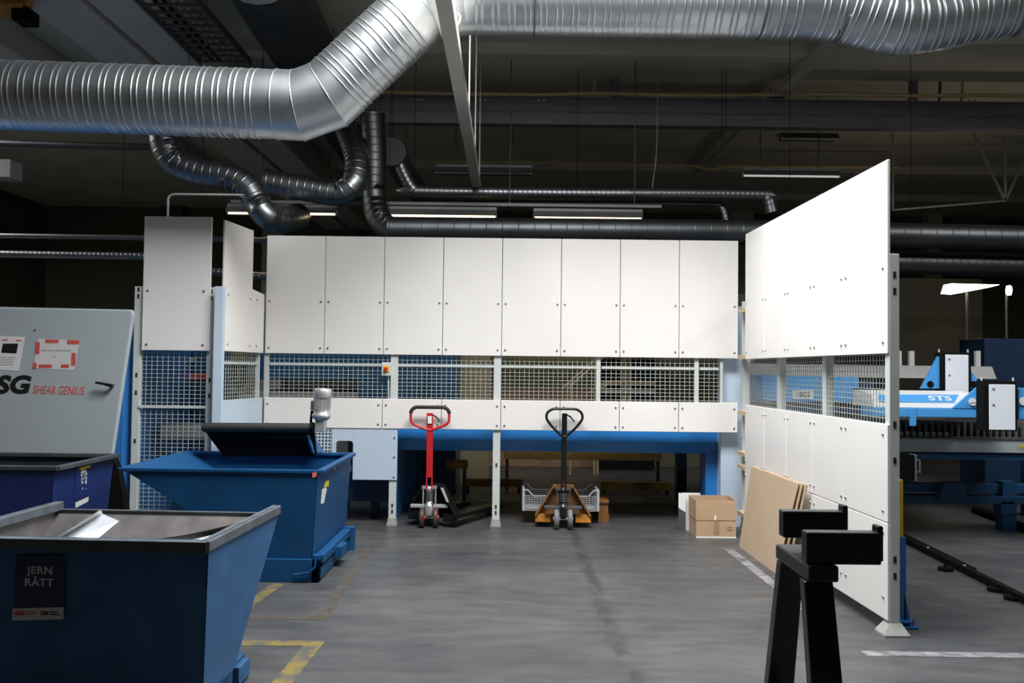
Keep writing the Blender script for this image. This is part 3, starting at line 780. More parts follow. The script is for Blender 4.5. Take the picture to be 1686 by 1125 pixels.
tag(MB().box(a.x, b.x, 8.7, 8.95, b.z, a.z).build('padded_chute', 'mid_grey', pm, .03, 3), 'rounded grey cover')
a, b = PY(290, 588, 9.75), PY(318, 597, 9.75); MB().box(a.x, b.x, 9.78, 9.8, b.z, a.z).build('beige_plate', 'beige', pm)
a, b = PY(305, 615, 9.75), PY(345, 626, 9.75); MB().box(a.x, b.x, 9.78, 9.8, b.z, a.z).build('red_strip', 'red_print', pm)

def slab(name, label, cat, px0, px1, y, d, z0, z1, m, py=620):
    return tag(MB().box(PY(px0, py, y).x, PY(px1, py, y).x, y, y + d, z0, z1).build(name, m, None, .005), label, cat)
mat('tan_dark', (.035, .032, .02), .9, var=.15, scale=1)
slab('pillar', 'beige timber-coloured pillar behind the mesh beside the deep blue press', 'pillar', 757, 806, 12.5, .4, 0, 3.0, 'beige')
slab('partition_wall', 'olive green partition behind the mesh', 'partition', 806, 992, 15.0, .1, 0, 2.9, 'olive_wall')
slab('partition_wall', 'brown partition behind the mesh by the pale column', 'partition', 1078, 1240, 15.0, .1, 0, 2.9, 'wall_paint')
slab('dado_board', 'brown skirting board along the foot of the olive partition', 'board', 806, 985, 14.85, .08, 0, 1.28, 'brown_board')
cab = thing('tool_cabinet', 'dark open cabinet with pale uprights behind the mesh', 'cabinet', (PY(1030, 620, 14.5).x, 14.5, 0))
a, b = PY(990, 600, 14.4).x, PY(1078, 600, 14.4).x
MB().box(a, b, 14.5, 14.9, 0, 2.6).build('back', 'black_matte', cab)
for px in (1028, 1037): x = PY(px, 600, 14.4).x; MB().box(x - .03, x + .03, 14.42, 14.5, 1.0, 2.6).build('upright', 'beige', cab)
for py in (630, 645): z = PY(1030, py, 14.4).z; MB().box(a, b, 14.38, 14.5, z - .03, z + .03).build('shelf', 'beige' if py == 630 else 'mid_grey', cab)
rl = thing('stair_rail', 'pale sloping stair handrail behind the wire mesh', 'handrail', (PY(960, 620, 13.8).x, 13.8, 0))
for dx in (0, 9): MB().cyl(PY(928 + dx, 638, 13.8), PY(985 + dx, 588, 13.8), .02, n=8).build('rail', 'beige', rl)
for px, py in ((940, 628), (980, 592)): a = PY(px, py, 13.8); MB().cyl((a.x, 13.8, 0), a, .02, n=8).build('baluster', 'beige', rl)
rl2 = thing('stair_rail', 'low yellow handrail behind the wire mesh beside the dark cabinet', 'handrail', (PY(985, 640, 13.9).x, 13.9, 0))
for dx in (0, 8): MB().cyl(PY(968 + dx, 648, 13.9), PY(1000 + dx, 628, 13.9), .02, n=8).build('rail', 'beige', rl2)
a = PY(985, 637, 13.9); MB().cyl((a.x, 13.9, 0), a, .02, n=8).build('baluster', 'beige', rl2)
# yellow guard rails seen low under the fence
for i, (p0_, p1_, py, y) in enumerate(((735, 770, 765, 10.6), (765, 860, 795, 11.6), (990, 1105, 800, 11.6), (830, 1090, 750, 11.9))):
    a, b = PY(p0_, py, y), PY(p1_, py, y)
    g = thing('guard_rail', ['short yellow guard rail under the fence behind the red pallet truck', 'yellow guard rail low behind the fence post between the pallet trucks', 'yellow guard rail low under the fence near the cardboard box', 'long dull yellow rail under the blue cross beam'][i], 'rail', ((a.x + b.x) / 2, y, 0))
    MB().box(a.x, b.x, y, y + .06, a.z - .05, a.z + .05).build('rail', 'yellow_dirty', g)
    for x in (a.x + .04, b.x - .04): MB().box(x - .02, x + .02, y + .06, y + .1, 0, a.z + .05).build('upright', 'dark_grey', g)

# ================================================================== PALLET TRUCKS
def rounded(pts, r, n=4):
    out = []; m = len(pts)
    for i in range(m):
        p = Vector(pts[i]); a = (Vector(pts[i - 1]) - p); b = (Vector(pts[(i + 1) % m]) - p)
        ra = min(r, a.length * .45, b.length * .45); p0 = p + a.normalized() * ra; p1 = p + b.normalized() * ra
        for k in range(n + 1):
            t = k / n; out.append(p0 * (1 - t) ** 2 + p * (2 * t * (1 - t)) + p1 * t * t)
    return out

def pallet_truck(label, loc, red, body_rot):
    t = thing('pallet_truck', label, 'pallet truck', loc, 'hand pallet trucks parked at the fence', local=True)
    frame = 'black_paint' if red else 'orange_worn_shaded'
    R_ = Matrix.Rotation(body_rot, 4, 'Z')
    def rot(mb):
        for v in mb.v: v.xyz = R_ @ v
        return mb
    # twin steer wheels
    for s in (-1, 1):
        w = MB().lathe([(.03, -.022), (.09, -.024), (.098, -.014), (.098, .014), (.09, .024), (.03, .022)], (s * .068, 0, .098), (1, 0, 0), 24).build('steer_wheel', 'brown_tyre' if red else 'grey_tyre', t)
        MB().cyl((s * .068 - .03, 0, .098), (s * .068 + .03, 0, .098), .028, n=14).build('hub', 'red_paint' if red else 'mid_grey', w)
    MB().cyl((-.1, 0, .098), (.1, 0, .098), .012, n=10).build('axle', 'bolt', t)
    # pump and yoke
    pu = MB().lathe([(.05, .12), (.055, .20), (.05, .23), (.035, .24), (.035, .36), (.045, .37), (.045, .40), (.02, .41)], (0, .02, 0), (0, 0, 1), 18).build('pump', 'cast_alu' if red else 'black_paint', t)
    mb = MB()
    for k in range(6): mb.lathe([(.040, .27 + .015 * k), (.046, .2745 + .015 * k), (.040, .279 + .015 * k)], (0, .02, 0), (0, 0, 1), 16)
    mb.build('spring', 'dark_grey', pu)
    mb = MB()
    for s in (-1, 1): mb.cyl((s * .062, .0, .20), (s * .062, .0, .40), .009, n=8)
    mb.bar((-.075, 0, .40), (.075, 0, .40), .03, .03); mb.build('return_rods', 'cast_alu' if red else 'dark_grey', pu)
    MB().box(-.19, .19, -.01, .05, .195, .228).build('axle_beam', 'mid_grey' if red else 'dark_grey', t, .006)
    for s in (-1, 1): MB().box(s * .03 - .012, s * .03 + .012, -.02, .03, .12, .24).build('wheel_fork', 'dark_grey', t)
    # tiller
    yb_, yt = -.01, -.055
    tw = .032 if red else .026; dz = -.058 if red else -.045; ztl = 1.25 + dz
    til = 'red_paint' if red else 'black_paint'
    ti = thing_part = MB().prism([(-tw, yb_ - .02, .50), (tw, yb_ - .02, .50), (tw, yt - .018, ztl - .045), (-tw, yt - .018, ztl - .045)], (0, .036, 0)).build('tiller', til, t, .005)
    mb = MB()
    for s in (-1, 1): mb.prism([(s * tw, yb_ - .02, .60), (s * tw, yb_ - .02, .38), (s * tw - s * .012, yb_ - .02, .38), (s * tw - s * .012, yb_ - .02, .60)], (0, .04, 0))
    mb.build('tiller_yoke', til, ti)
    if red:
        lo = [(-.02, 1.035), (-.155, 1.085), (-.192, 1.12), (-.192, 1.225), (-.15, 1.262), (.15, 1.262), (.192, 1.225), (.192, 1.12), (.155, 1.085), (.02, 1.035)]
    else:
        lo = [(0, .955), (-.125, 1.07), (-.183, 1.15), (-.175, 1.21), (-.12, 1.248), (.12, 1.248), (.175, 1.21), (.183, 1.15), (.125, 1.07)]
    pts = [Vector((p.x, yt, p.y + dz)) for p in rounded([(x, z, 0) for x, z in lo], .045)]
    MB().tube(pts + [pts[0]], .0135, n=10).build('handle_loop', til, ti)
    if red:
        g = [Vector((p.x, yt, p.y + dz)) for p in rounded([(x, z, 0) for x, z in lo], .045) if p.y > 1.165]
        g.sort(key=lambda p: math.atan2(p.x, p.z - 1.05))
        MB().tube(g, .0185, n=10).build('grip', 'rubber', ti)
        MB().box(-.02, .02, yt - .021, yt - .0185, 1.10 + dz, 1.175 + dz).build('label_plate', 'paper', ti)
    MB().tube([(.02, yt - .01, 1.19 + dz), (.06, yt - .012, 1.17 + dz), (.10, yt - .015, 1.12 + dz)], [.008, .008, .006], n=8).build('release_lever', 'black_paint', ti)
    # lifting frame: two raking plates, cross head and forks
    top = .43
    for s in (-1, 1):
        rot(MB().prism([(s * .05, .10, top), (s * .095, .10, top), (s * .275, .10, .13), (s * .215, .10, .13)], (0, .012, 0))).build('frame_plate', frame, t)
        rot(MB().prism([(s * .085, .04, top - .005), (s * .10, .04, top - .005), (s * .285, .04, .12), (s * .265, .04, .12)], (0, .11, 0))).build('frame_rib', frame, t, .003)
        rot(MB().box(s * .125, s * .28, .06, .10, .055, .135)).build('frame_foot', frame if red else 'orange_paint', t, .003)
        f_ = rot(MB().prism([(s * .125, .09, .135), (s * .28, .09, .135), (s * .28, 1.12, .105), (s * .265, 1.2, .09), (s * .14, 1.2, .09), (s * .125, 1.12, .105)], (0, 0, -.045))).build('fork', frame, t, .004)
        rot(MB().cyl((s * .20 - .035, 1.02, .04), (s * .20 + .035, 1.02, .04), .04, n=16)).build('load_roller', 'grey_tyre', f_)
    rot(MB().box(-.1, .1, .07, .13, top - .04, top)).build('cross_head', frame, t, .003)
    rot(MB().prism([(-.095, .125, top), (.095, .125, top), (.275, .125, .13), (-.275, .125, .13)], (0, .01, 0))).build('back_plate', 'orange_worn_shaded' if not red else 'black_matte', t)
    if red:
        rot(MB().prism([(.105, .036, .40), (.14, .036, .40), (.205, .036, .26), (.178, .036, .26)], (0, -.003, 0))).build('grey_decal', 'dull_print', t)
    return t
wr = PZ(707.5, 866); wk = PZ(926, 868)
pallet_truck('hand pallet truck with a bright red tiller and black forks turned aside', (wr.x, 9.075, 0), True, math.radians(-24))
pallet_truck('hand pallet truck with a black tiller and orange fork frame', (wk.x, 9.075, 0), False, math.radians(-2))
# wire basket carried on the forks
YK = 9.34
a, b = PY(862, 812, YK), PY(984.5, 843, YK)
bk = thing('wire_basket', 'grey galvanised wire basket resting on the forks of the orange pallet truck', 'basket', ((a.x + b.x) / 2, YK + .25, .137))
zb_, zt_ = .139, PY(920, 817, YK).z; x0, x1 = a.x, b.x
mb = MB(); n = 26
for y in (YK, YK + .5):
    for i in range(n + 1): x = x0 + (x1 - x0) * i / n; mb.bar((x, y, zb_), (x, y, zt_), .004, .004)
    for i in range(8): z = zb_ + (zt_ - zb_) * i / 7; mb.bar((x0, y, z), (x1, y, z), .004, .004)
for i in range(n + 1): x = x0 + (x1 - x0) * i / n; mb.bar((x, YK, zb_), (x, YK + .5, zb_), .004, .004)
o = mb.build('wire_sides', 'basket_steel', bk); o['kind'] = 'stuff'
MB().box(x0, x1, YK + .01, YK + .49, zb_, zb_ + .006).build('tray', 'mid_grey', bk)
mb = MB()
for y in (YK, YK + .5): mb.bar((x0 + .1, y, zt_), (x1 - .1, y, zt_), .012, .012).bar((x0, y, zt_ + .06), (x0 + .045, y, zt_ + .06), .012, .012).bar((x0 + .045, y, zt_ + .06), (x0 + .1, y, zt_), .012, .012).bar((x1, y, zt_ + .06), (x1 - .045, y, zt_ + .06), .012, .012).bar((x1 - .045, y, zt_ + .06), (x1 - .1, y, zt_), .012, .012)
mb.build('top_wire', 'basket_steel', bk)
for x in (x0, x1): MB().box(x - .012, x + .012, YK - .02, YK + .52, zb_, zt_ + .065).build('end_plate', 'basket_steel', bk)
# orange timber pallet end behind the basket
a = PY(985, 840, 9.5)
pl = thing('pallet_block', 'orange stained wooden pallet block standing behind the wire basket', 'pallet', (a.x, 9.8, 0))
MB().box(x1 + .02, x1 + .13, 9.5, 10.3, .0, .09).build('stringer', 'orange_worn_shaded', pl)
MB().box(x1 + .025, x1 + .125, 9.52, 9.65, .09, .2).build('block', 'orange_worn_shaded', pl)
MB().box(x1 + .02, x1 + .13, 9.5, 10.3, .2, .225).build('deck_board', 'orange_worn_shaded', pl)

# ================================================================== CARDBOARD
a, b = PZ(1146.5, 886), PZ(1211, 886); zt_ = PY(1180, 824, 8.68).z; zs = PY(1180, 857, 8.68).z
x0, x1, y0_, y1_ = a.x, b.x, 8.68, 9.03; th = .006
cbx = thing('cardboard_box', 'open brown cardboard box standing on the floor beside the leaning sheets', 'box', ((x0 + x1) / 2, 8.85, 0))
def open_box(z0, z1, g, bottom):
    mb = MB(); mb.box(x0 - g, x1 + g, y0_ - g, y0_ - g + th, z0, z1).box(x0 - g, x1 + g, y1_ + g - th, y1_ + g, z0, z1)
    mb.box(x0 - g, x0 - g + th, y0_ - g + th, y1_ + g - th, z0, z1).box(x1 + g - th, x1 + g, y0_ - g + th, y1_ + g - th, z0, z1)
    if bottom: mb.box(x0 - g + th, x1 + g - th, y0_ - g + th, y1_ + g - th, z0, z0 + th)
    return mb
open_box(0, zs + .01, 0, True).build('lower_box', 'cardboard', cbx)
open_box(zs, zt_, .004, False).build('upper_box', 'cardboard', cbx)
MB().box(x0 - .002, x1 + .002, y0_ - .004, y0_ - .001, 0, .012).build('bottom_tape', 'paper', cbx)
MB().box((x0 + x1) / 2 - .02, (x0 + x1) / 2 + .03, y0_ - .0015, y0_ - .0003, .03, zs - .015).build('tape_mark', 'tape', cbx)
MB().box((x0 + x1) / 2 - .02, (x0 + x1) / 2 + .0, y0_ - .0065, y0_ - .0045, zs, zs + .045).build('white_tag', 'paper', cbx)
for k in range(3):
    a = Vector((x1 - .06, y0_ - .001, .09)); r = .012 + .009 * k
    MB().tube([a + Vector((r * math.cos(t), 0, r * .7 * math.sin(t))) for t in [i * .45 for i in range(15)]], .0016, n=4).build('stamp', 'tape', cbx)
w0 = thing('folded_sheet', 'white and dark folded packaging sheet tucked behind the cardboard box', 'packaging', (x0 - .06, 9.0, 0))
a, b = PY(1128, 812, 9.06), PY(1140, 840, 9.06)
MB().prism([(x0 - .1, 9.06, b.z + .02), (x0 - .035, 9.03, b.z - .02), (x0 - .035, 9.03, a.z + .0), (x0 - .1, 9.06, a.z)], (0, .006, 0)).build('white_flap', 'paper', w0)
MB().prism([(x0 - .1, 9.062, 0), (x0 - .035, 9.032, 0), (x0 - .035, 9.032, b.z), (x0 - .1, 9.062, b.z + .03)], (0, .006, 0)).build('dark_board', 'dark_grey', w0)
MB().box(x0 - .06, x0 + .12, 9.075, 9.08, .0, a.z).build('back_flap', 'paper', w0)

for i in range(3):
    off = .045 * i
    b0 = Vector((2.095 + off * .7, 8.28 - .02 * i, .0)); b1 = Vector((2.104 + off * .7, 7.155 - .035 * i, .0))
    xt = 2.235 - .006 + (.012 * i) - .018 * (2 - i)
    tl = PX(1240, 768, 2.20); tr = PX(1317 + 2.5 * i, 797 + .4 * i, 2.21)
    tl = Vector((2.185 + .014 * i, tl.y - .01 * i, tl.z)); tr = Vector((2.20 + .014 * i, tr.y - .02 * i, tr.z))
    th = Vector((.006, 0, .0009))
    tag(MB().prism([b0, b1, tr, tl], th).build('cardboard_sheet', 'cardboard_sheet'),
        ['front tan cardboard sheet of those leaning on the white side fence', 'middle tan cardboard sheet of those leaning on the white side fence', 'rear tan cardboard sheet of those leaning on the white side fence'][i], 'cardboard', 'cardboard sheets leaning on the side fence')

# ================================================================== BLACK MATERIAL STAND
ys0, ys1 = 2.98, 3.33
sd = thing('material_stand', 'black steel stand with two cradle arms on splayed legs', 'stand', (1.05, 3.12, 0))
za = PY(1390, 874, ys0).z
def arm(px0, px1, pyt, pyb, y, d):
    a, b = PY(px0, pyt, y), PY(px1, pyt, y); zb__ = PY(px0, pyb, y).z
    o = MB().box(a.x, b.x, y, y + d, zb__, a.z).build('cradle_arm', 'black_paint', sd, .006, 3)
    MB().box(b.x - .012, b.x + .008, y + .004, y + d - .004, zb__ + .01, a.z + .022).build('end_lug', 'black_paint', o, .006, 3)
    return zb__
zl = arm(1328.5, 1452, 877, 930, ys0, .06)
zl2 = arm(1290, 1394, 842, 886, ys1 - .06, .06)
xl_, xr_ = PY(1331, 940, ys0 - .01).x, PY(1381, 940, ys0 - .01).x
MB().box(xl_, xr_, ys0 - .015, ys1 + .01, zl - .055, zl - .001).build('cross_beam', 'black_paint', sd, .008, 3)
zc = zl - .055
MB().prism([(xl_ - .01, ys0 + .0, zc), (xl_ + .085, ys0 + .0, zc), (xl_ + .10, ys0 - .22, 0), (xl_ - .012, ys0 - .22, 0)], (0, .055, 0)).build('leg', 'black_paint', sd, .005, 2)
MB().prism([(xl_ - .0, ys1 - .06, zc), (xl_ + .085, ys1 - .06, zc), (xl_ + .10, ys1 + .20, 0), (xl_ - .012, ys1 + .20, 0)], (0, .055, 0)).build('leg', 'black_paint', sd, .005, 2)
MB().bar((xl_ + .04, ys0 - .08, .35), (xl_ + .04, ys1 + .12, .35), .05, .05).build('brace', 'black_paint', sd)

# ================================================================== CUTTING TABLE (right)
ct = thing('cutting_table', 'blue and grey cutting table with white end boxes behind the side fence', 'machine', (4.2, 9.0, 0))
yb0 = 8.6
def BX(name, m, px0, px1, py0, py1, y, d, bevel=.004, par=None):
    a, b = PY(px0, py0, y), PY(px1, py1, y)
    return MB().box(a.x, b.x, y, y + d, b.z, a.z).build(name, m, par or ct, bevel)
xe = 6.2
a, b = PY(1480, 722, yb0), PY(1480, 744, yb0); 
MB().box(2.75, xe, yb0, yb0 + .12, b.z, a.z).build('bed_rail', 'machine_grey', ct, .004)
MB().box(2.75, xe, yb0 + .03, yb0 + .25, b.z - .07, b.z - .015).build('lower_rail', 'table_blue', ct, .004)
MB().box(2.75, xe, yb0 - .012, yb0 + .3, a.z + .0, a.z + .018).build('bed_edge', 'dark_grey', ct)
# support slats standing in the bed
sl = MB().box(-.012, .012, 0, 1.6, 0, .14).mesh('slat'); sl.materials.append(MATS['dark_grey'])
sl2 = MB().box(-.018, .018, 0, .02, 0, .045).mesh('slat_tip'); sl2.materials.append(MATS['mid_grey'])
for i in range(40):
    x = 2.8 + i * .062
    if x < 5.3:
        o = inst(sl, 'slat', ct, (x, yb0 + .05, a.z + .018))
        if i % 1 == 0 and x < 4.2: inst(sl2, 'slat_tip', o, (x, yb0 + .028, a.z + .018))
MB().box(2.75, xe, yb0 + 1.7, yb0 + 1.85, .75, 1.2).build('rear_rail', 'machine_navy', ct)
# gantry beam with slanting cover
yg = 8.35
gx0 = PY(1438, 655, yg).x; gx1 = PY(1618, 655, yg).x
zA, zB_, zC, zD, zE = [PY(1540, p, yg).z for p in (650, 663.5, 672, 673, 687)]
zTop = zA + .028
MB().prism([(gx0, yg, zC), (gx0, yg + .04, zA), (gx0, yg + .36, zTop), (gx0, yg + .5, zTop), (gx0, yg + .5, zC)], (gx1 - gx0, 0, 0)).build('gantry_cover', 'light_grey', ct, .004)
def ongan(px, py): 
    p = PY(px, py, yg + .02); t = (p.z - zC) / (zA - zC); return PY(px, py, yg + .04 * t - .002)
def gq(pts, name, m): return MB().prism([ongan(*p) for p in pts], (0, -.0015, 0)).build(name, m, ct)
gq([(1446, 649.5), (1578, 650), (1571, 663), (1446, 662)], 'blue_band', 'machine_blue_bright')
k = ongan(1548, 656.3) + Vector((0, -.003, 0)); text_mesh('STS', .062, 'white_print', k, (1, 0, 0), (0, .04 / (zA - zC), 1), ct, offset=.0012, shear=-.1, sx=2.3)
gq([(1465, 652), (1500, 652.3), (1500, 653.6), (1465, 653.3)], 'white_line', 'white_print')
MB().box(gx0, gx1, yg - .03, yg + .3, zE, zC - .002).build('gantry_beam', 'machine_blue_bright', ct, .004)
tri = [PY(1569, 672, yg - .035), PY(1612, 636, yg - .035), PY(1621, 634, yg - .035), PY(1621, 700, yg - .035), PY(1617, 704, yg - .035), PY(1612, 687, yg - .035), PY(1612, 673, yg - .035)]
MB().prism(tri, (0, .03, 0)).build('end_bracket', 'machine_blue_bright', ct)
a = PY(1601, 662, yg - .04); MB().cyl(a, a + Vector((0, -.012, 0)), .036, n=20).bar(a + Vector((-.03, -.014, -.004)), a + Vector((.03, -.014, .004)), .004, .008).build('round_cap', 'light_grey', ct)
BX('hanging_lug', 'machine_blue_bright', 1499, 1509, 672, 702, yg - .04, .03)
# white end boxes in black frames
def end_box(px0, px1, py0, py1, y, fpx0, fpx1, fpy0):
    a, b = PY(px0, py0, y), PY(px1, py1, y); fa, fb_ = PY(fpx0, fpy0, y), PY(fpx1, fpy0, y)
    f_ = MB().box(fa.x, fb_.x, y + .012, y + .14, b.z - .01, fa.z).build('end_frame', 'black_matte', ct, .004)
    o = MB().box(a.x, b.x, y, y + .012, b.z, a.z).build('end_box_lid', 'pale_blue', f_, .003)
    o.data.materials[0] = MATS['white_lid']
    for s, px in ((1, fa.x + .01), (1, fb_.x - .01)): MB().cyl((px, y + .06, fa.z), (px, y + .06, fa.z + .03), .008, n=8).build('pin', 'light_grey', f_)
    for t in (.1, .45): inst(bolt_me, 'screw', o, (a.x + .035, y - .0005, a.z - (a.z - b.z) * t), None)
mat('white_lid', (.72, .76, .82), .35)
end_box(1629, 1672, 633, 708.5, 8.0, 1620, 1676, 627)
end_box(1557, 1595, 584, 660, 8.95, 1549, 1600, 580)
for pts in ([(1517, 640), (1532, 612), (1545, 587), (1549, 587), (1549, 640)], [(1599, 612), (1606, 620), (1614, 634), (1616, 640), (1599, 640)]):
    MB().prism([PY(*p, 8.98) for p in pts], (0, .04, 0)).build('box_bracket', 'machine_blue_bright', ct)
for px in (1532, 1603): a = PY(px, 633, 8.975); MB().cyl(a, a + Vector((0, .003, 0)), .034, n=18).build('bracket_hole', 'black_matte', ct)
tri = [PY(1677, 640, 8.05), PY(1740, 640, 8.05), PY(1740, 690, 8.05), PY(1677, 690, 8.05)]
MB().prism(tri, (0, .3, 0)).build('gantry_end', 'machine_blue_bright', ct)
a = PY(1684, 661, 8.04); MB().cyl(a, a + Vector((0, -.012, 0)), .036, n=20).build('round_cap', 'light_grey', ct)
# grey hood behind with lifting lugs
yh = 10.2
hx0, hx1 = 2.6, PY(1642, 615, yh).x
h0, h1_ = PY(1500, 602, yh).z, PY(1500, 623, yh).z
MB().prism([(hx0, yh, h1_), (hx0, yh + .1, h0), (hx0, yh + 1.0, h0), (hx0, yh + 1.0, h1_)], (hx1 - hx0, 0, 0)).build('grey_hood', 'mid_grey', ct, .01)
for px in (1481, 1502, 1611): BX('lifting_lug', 'light_grey', px - 4, px + 4, 578, 604, yh + .12, .05)
# blue traverse with number plate, seen through the side mesh
yt_ = 9.35
tz0, tz1 = PY(1330, 662, yt_).z, PY(1330, 619, yt_).z
MB().box(2.6, PY(1404, 640, yt_).x, yt_, yt_ + .5, tz0, tz1).build('traverse', 'machine_blue_bright', ct, .01)
a, b = PY(1305, 642.5, yt_), PY(1339, 657.5, yt_)
MB().box(a.x, b.x, yt_ - .004, yt_ - .001, b.z, a.z).build('number_plate', 'white_print', ct)
k = PY(1322, 650, yt_ - .006); text_mesh('1005', .075, 'black_print', k, (1, 0, 0), (0, 0, 1), ct, offset=.0015, sx=1.0)
BX('drive_housing', 'machine_navy', 1404, 1440, 628, 665, yt_ + .1, .4)
BX('drive_motor', 'machine_blue_bright', 1405, 1414, 622, 640, yt_, .3)
# substructure
MB().box(3.35, xe, 9.3, 9.4, PY(1600, 812, 9.3).z, PY(1600, 797, 9.3).z).build('lower_beam', 'table_blue', ct, .004)
MB().box(3.35, xe, 9.25, 9.45, PY(1600, 829, 9.3).z, PY(1600, 816, 9.3).z).build('lower_beam', 'table_blue', ct, .004)
a, b = PY(1550, 795, 9.15), PY(1592, 826, 9.15)
MB().prism([(a.x + .03, 9.15, a.z), (b.x - .03, 9.15, a.z), (b.x + .04, 9.15, b.z), (a.x - .02, 9.15, b.z)], (0, .1, 0)).build('saddle', 'table_blue', ct, .004)
BX('leg', 'table_blue', 1648, 1671, 826, 848, 9.25, .15)
for px in (1659,):
    x = PY(px, 850, 9.3).x; MB().box(x - .07, x + .07, 9.26, 9.4, 0, .5).build('leg', 'table_blue', ct)
for x in (2.85, 5.9):
    MB().box(x - .07, x + .07, 8.75, 8.89, 0, .93).build('leg', 'machine_navy', ct, .005); MB().box(x - .07, x + .07, 10.2, 10.34, 0, 1.0).build('leg', 'machine_navy', ct, .005)
    MB().box(x - .05, x + .05, 8.8, 10.3, .85, .95).build('side_beam', 'machine_navy', ct, .005)
k = PY(1682, 736, yb0 - .003); text_mesh('140', .07, 'yellow_print', k, (1, 0, 0), (0, 0, 1), ct, offset=.001)
# dark blue cabinet and tan partition in the distance
slab('control_cabinet', 'tall dark navy control cabinet beyond the cutting table', 'cabinet', 1621, 1760, 12.5, .7, 0, 2.1, 'machine_navy')
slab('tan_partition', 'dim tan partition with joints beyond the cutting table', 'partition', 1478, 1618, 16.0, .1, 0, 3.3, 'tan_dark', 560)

# light-curtain post with black switch box outside the fence end
gp = thing('guard_post', 'blue guard post with yellow top standing behind the fence end post', 'post', (2.475, 5.75, 0))
MB().box(2.435, 2.502, 5.72, 5.80, 0, .56).build('blue_column', 'machine_blue', gp, .003)
MB().prism([(2.49, 5.72, .016), (2.53, 5.72, .016), (2.515, 5.72, .11), (2.49, 5.72, .2)], (0, .08, 0)).build('gusset', 'machine_blue', gp)
mb = MB().box(2.41, 2.555, 5.66, 5.84, 0, .014).box(2.43, 2.54, 5.68, 5.82, .03, .042); mb.build('base_plate', 'machine_blue', gp, .002)
for x in (2.535, ): MB().cyl((x, 5.69, .014), (x, 5.69, .06), .008, n=8).build('anchor_bolt', 'bolt', gp)
MB().box(2.44, 2.489, 5.73, 5.79, .56, .92).build('yellow_column', 'yellow', gp, .003)
a = PY(1503, 745, 6.1)
MB().prism([(2.46, 5.95, .86), (2.73, 6.1, .87), (2.73, 6.1, 1.045), (2.46, 5.95, 1.09)], (0, .1, 0)).build('switch_box', 'black_matte', gp, .004)
MB().box(2.725, 2.74, 6.095, 6.2, .87, 1.045).build('box_edge', 'mid_grey', gp)
MB().tube([(2.745, 6.12, .93), (2.765, 6.1, .93), (2.765, 6.1, 1.01), (2.745, 6.12, 1.01)], .006, n=6).build('box_handle', 'mid_grey', gp)
MB().bar((2.46, 5.78, .9), (2.5, 6.02, .9), .03, .03).build('bracket', 'dark_grey', gp)

# floor rails
fr1 = thing('floor_rail', 'long black twin floor rail with clamps beside the side fence', 'rail', (3.66, 7.5, 0))
MB().bar((3.80, 9.6, .03), (3.585, 6.1, .03), .055, .05).build('rail', 'black_matte', fr1, .004)
MB().bar((3.86, 9.6, .025), (3.72, 7.25, .025), .03, .045).build('rail', 'black_matte', fr1, .004)
for px, py in ((1557, 940), (1640, 974), (1668, 988)):
    a = PZ(px, py); MB().cyl((a.x, a.y, 0), (a.x, a.y, .028), .06, n=12).cyl((a.x, a.y, .028), (a.x, a.y, .05), .014, n=8).build('clamp_foot', 'black_matte', fr1)
for t in (.25, .45, .66): 
    p = lerp((3.80, 9.6, .055), (3.585, 6.1, .055), t); MB().cyl(p, p + Vector((0, 0, .008)), .012, n=8).build('rail_bolt', 'mid_grey', fr1)
fr2 = thing('floor_rail', 'short dark floor rail lying farther off under the cutting table', 'rail', (5.3, 9.7, 0))
MB().bar((5.40, 10.5, .03), (5.2, 8.7, .03), .10, .05).build('rail', 'black_matte', fr2, .004)
MB().bar((5.48, 10.5, .025), (5.28, 8.7, .025), .03, .045).build('rail', 'black_matte', fr2, .004)

# ================================================================== OVERHEAD: DUCTS, TRAYS, LAMPS
def ribbed(path, r, pitch=.131, ribs=((0.0, .016), (.046, .016)), hgt=.0055, plain=0.06, n=40):
    """straight or gently curved run of spiral duct: returns an MB with raised seams"""
    P = [Vector(p) for p in path]; seg = [(P[i + 1] - P[i]).length for i in range(len(P) - 1)]; L = sum(seg)
    def at(s):
        s = min(max(s, 0), L)
        for i, l in enumerate(seg):
            if s <= l or i == len(seg) - 1: return P[i].lerp(P[i + 1], min(1, s / l))
            s -= l
    ss = [(0, r)]; s = plain
    while s + pitch < L - plain:
        for o, w in ribs:
            for d, h in ((-.003, 0), (0, 0), (w * .3, hgt), (w * .7, hgt), (w, 0), (w + .003, 0)): ss.append((s + o + d, r + h))
        s += pitch
    ss.append((L, r))
    return MB().tube([at(a) for a, _ in ss], [b for _, b in ss], n=n, caps=False)

def smooth_path(pts, n=8):
    """Catmull-Rom through points"""
    P = [Vector(p) for p in pts]; P = [P[0] * 2 - P[1]] + P + [P[-1] * 2 - P[-2]]; out = []
    for i in range(1, len(P) - 2):
        for k in range(n):
            t = k / n; a, b, c, d = P[i - 1], P[i], P[i + 1], P[i + 2]
            out.append(.5 * ((2 * b) + (c - a) * t + (2 * a - 5 * b + 4 * c - d) * t * t + (3 * b - a - 3 * c + d) * t ** 3))
    out.append(P[-2]); return out

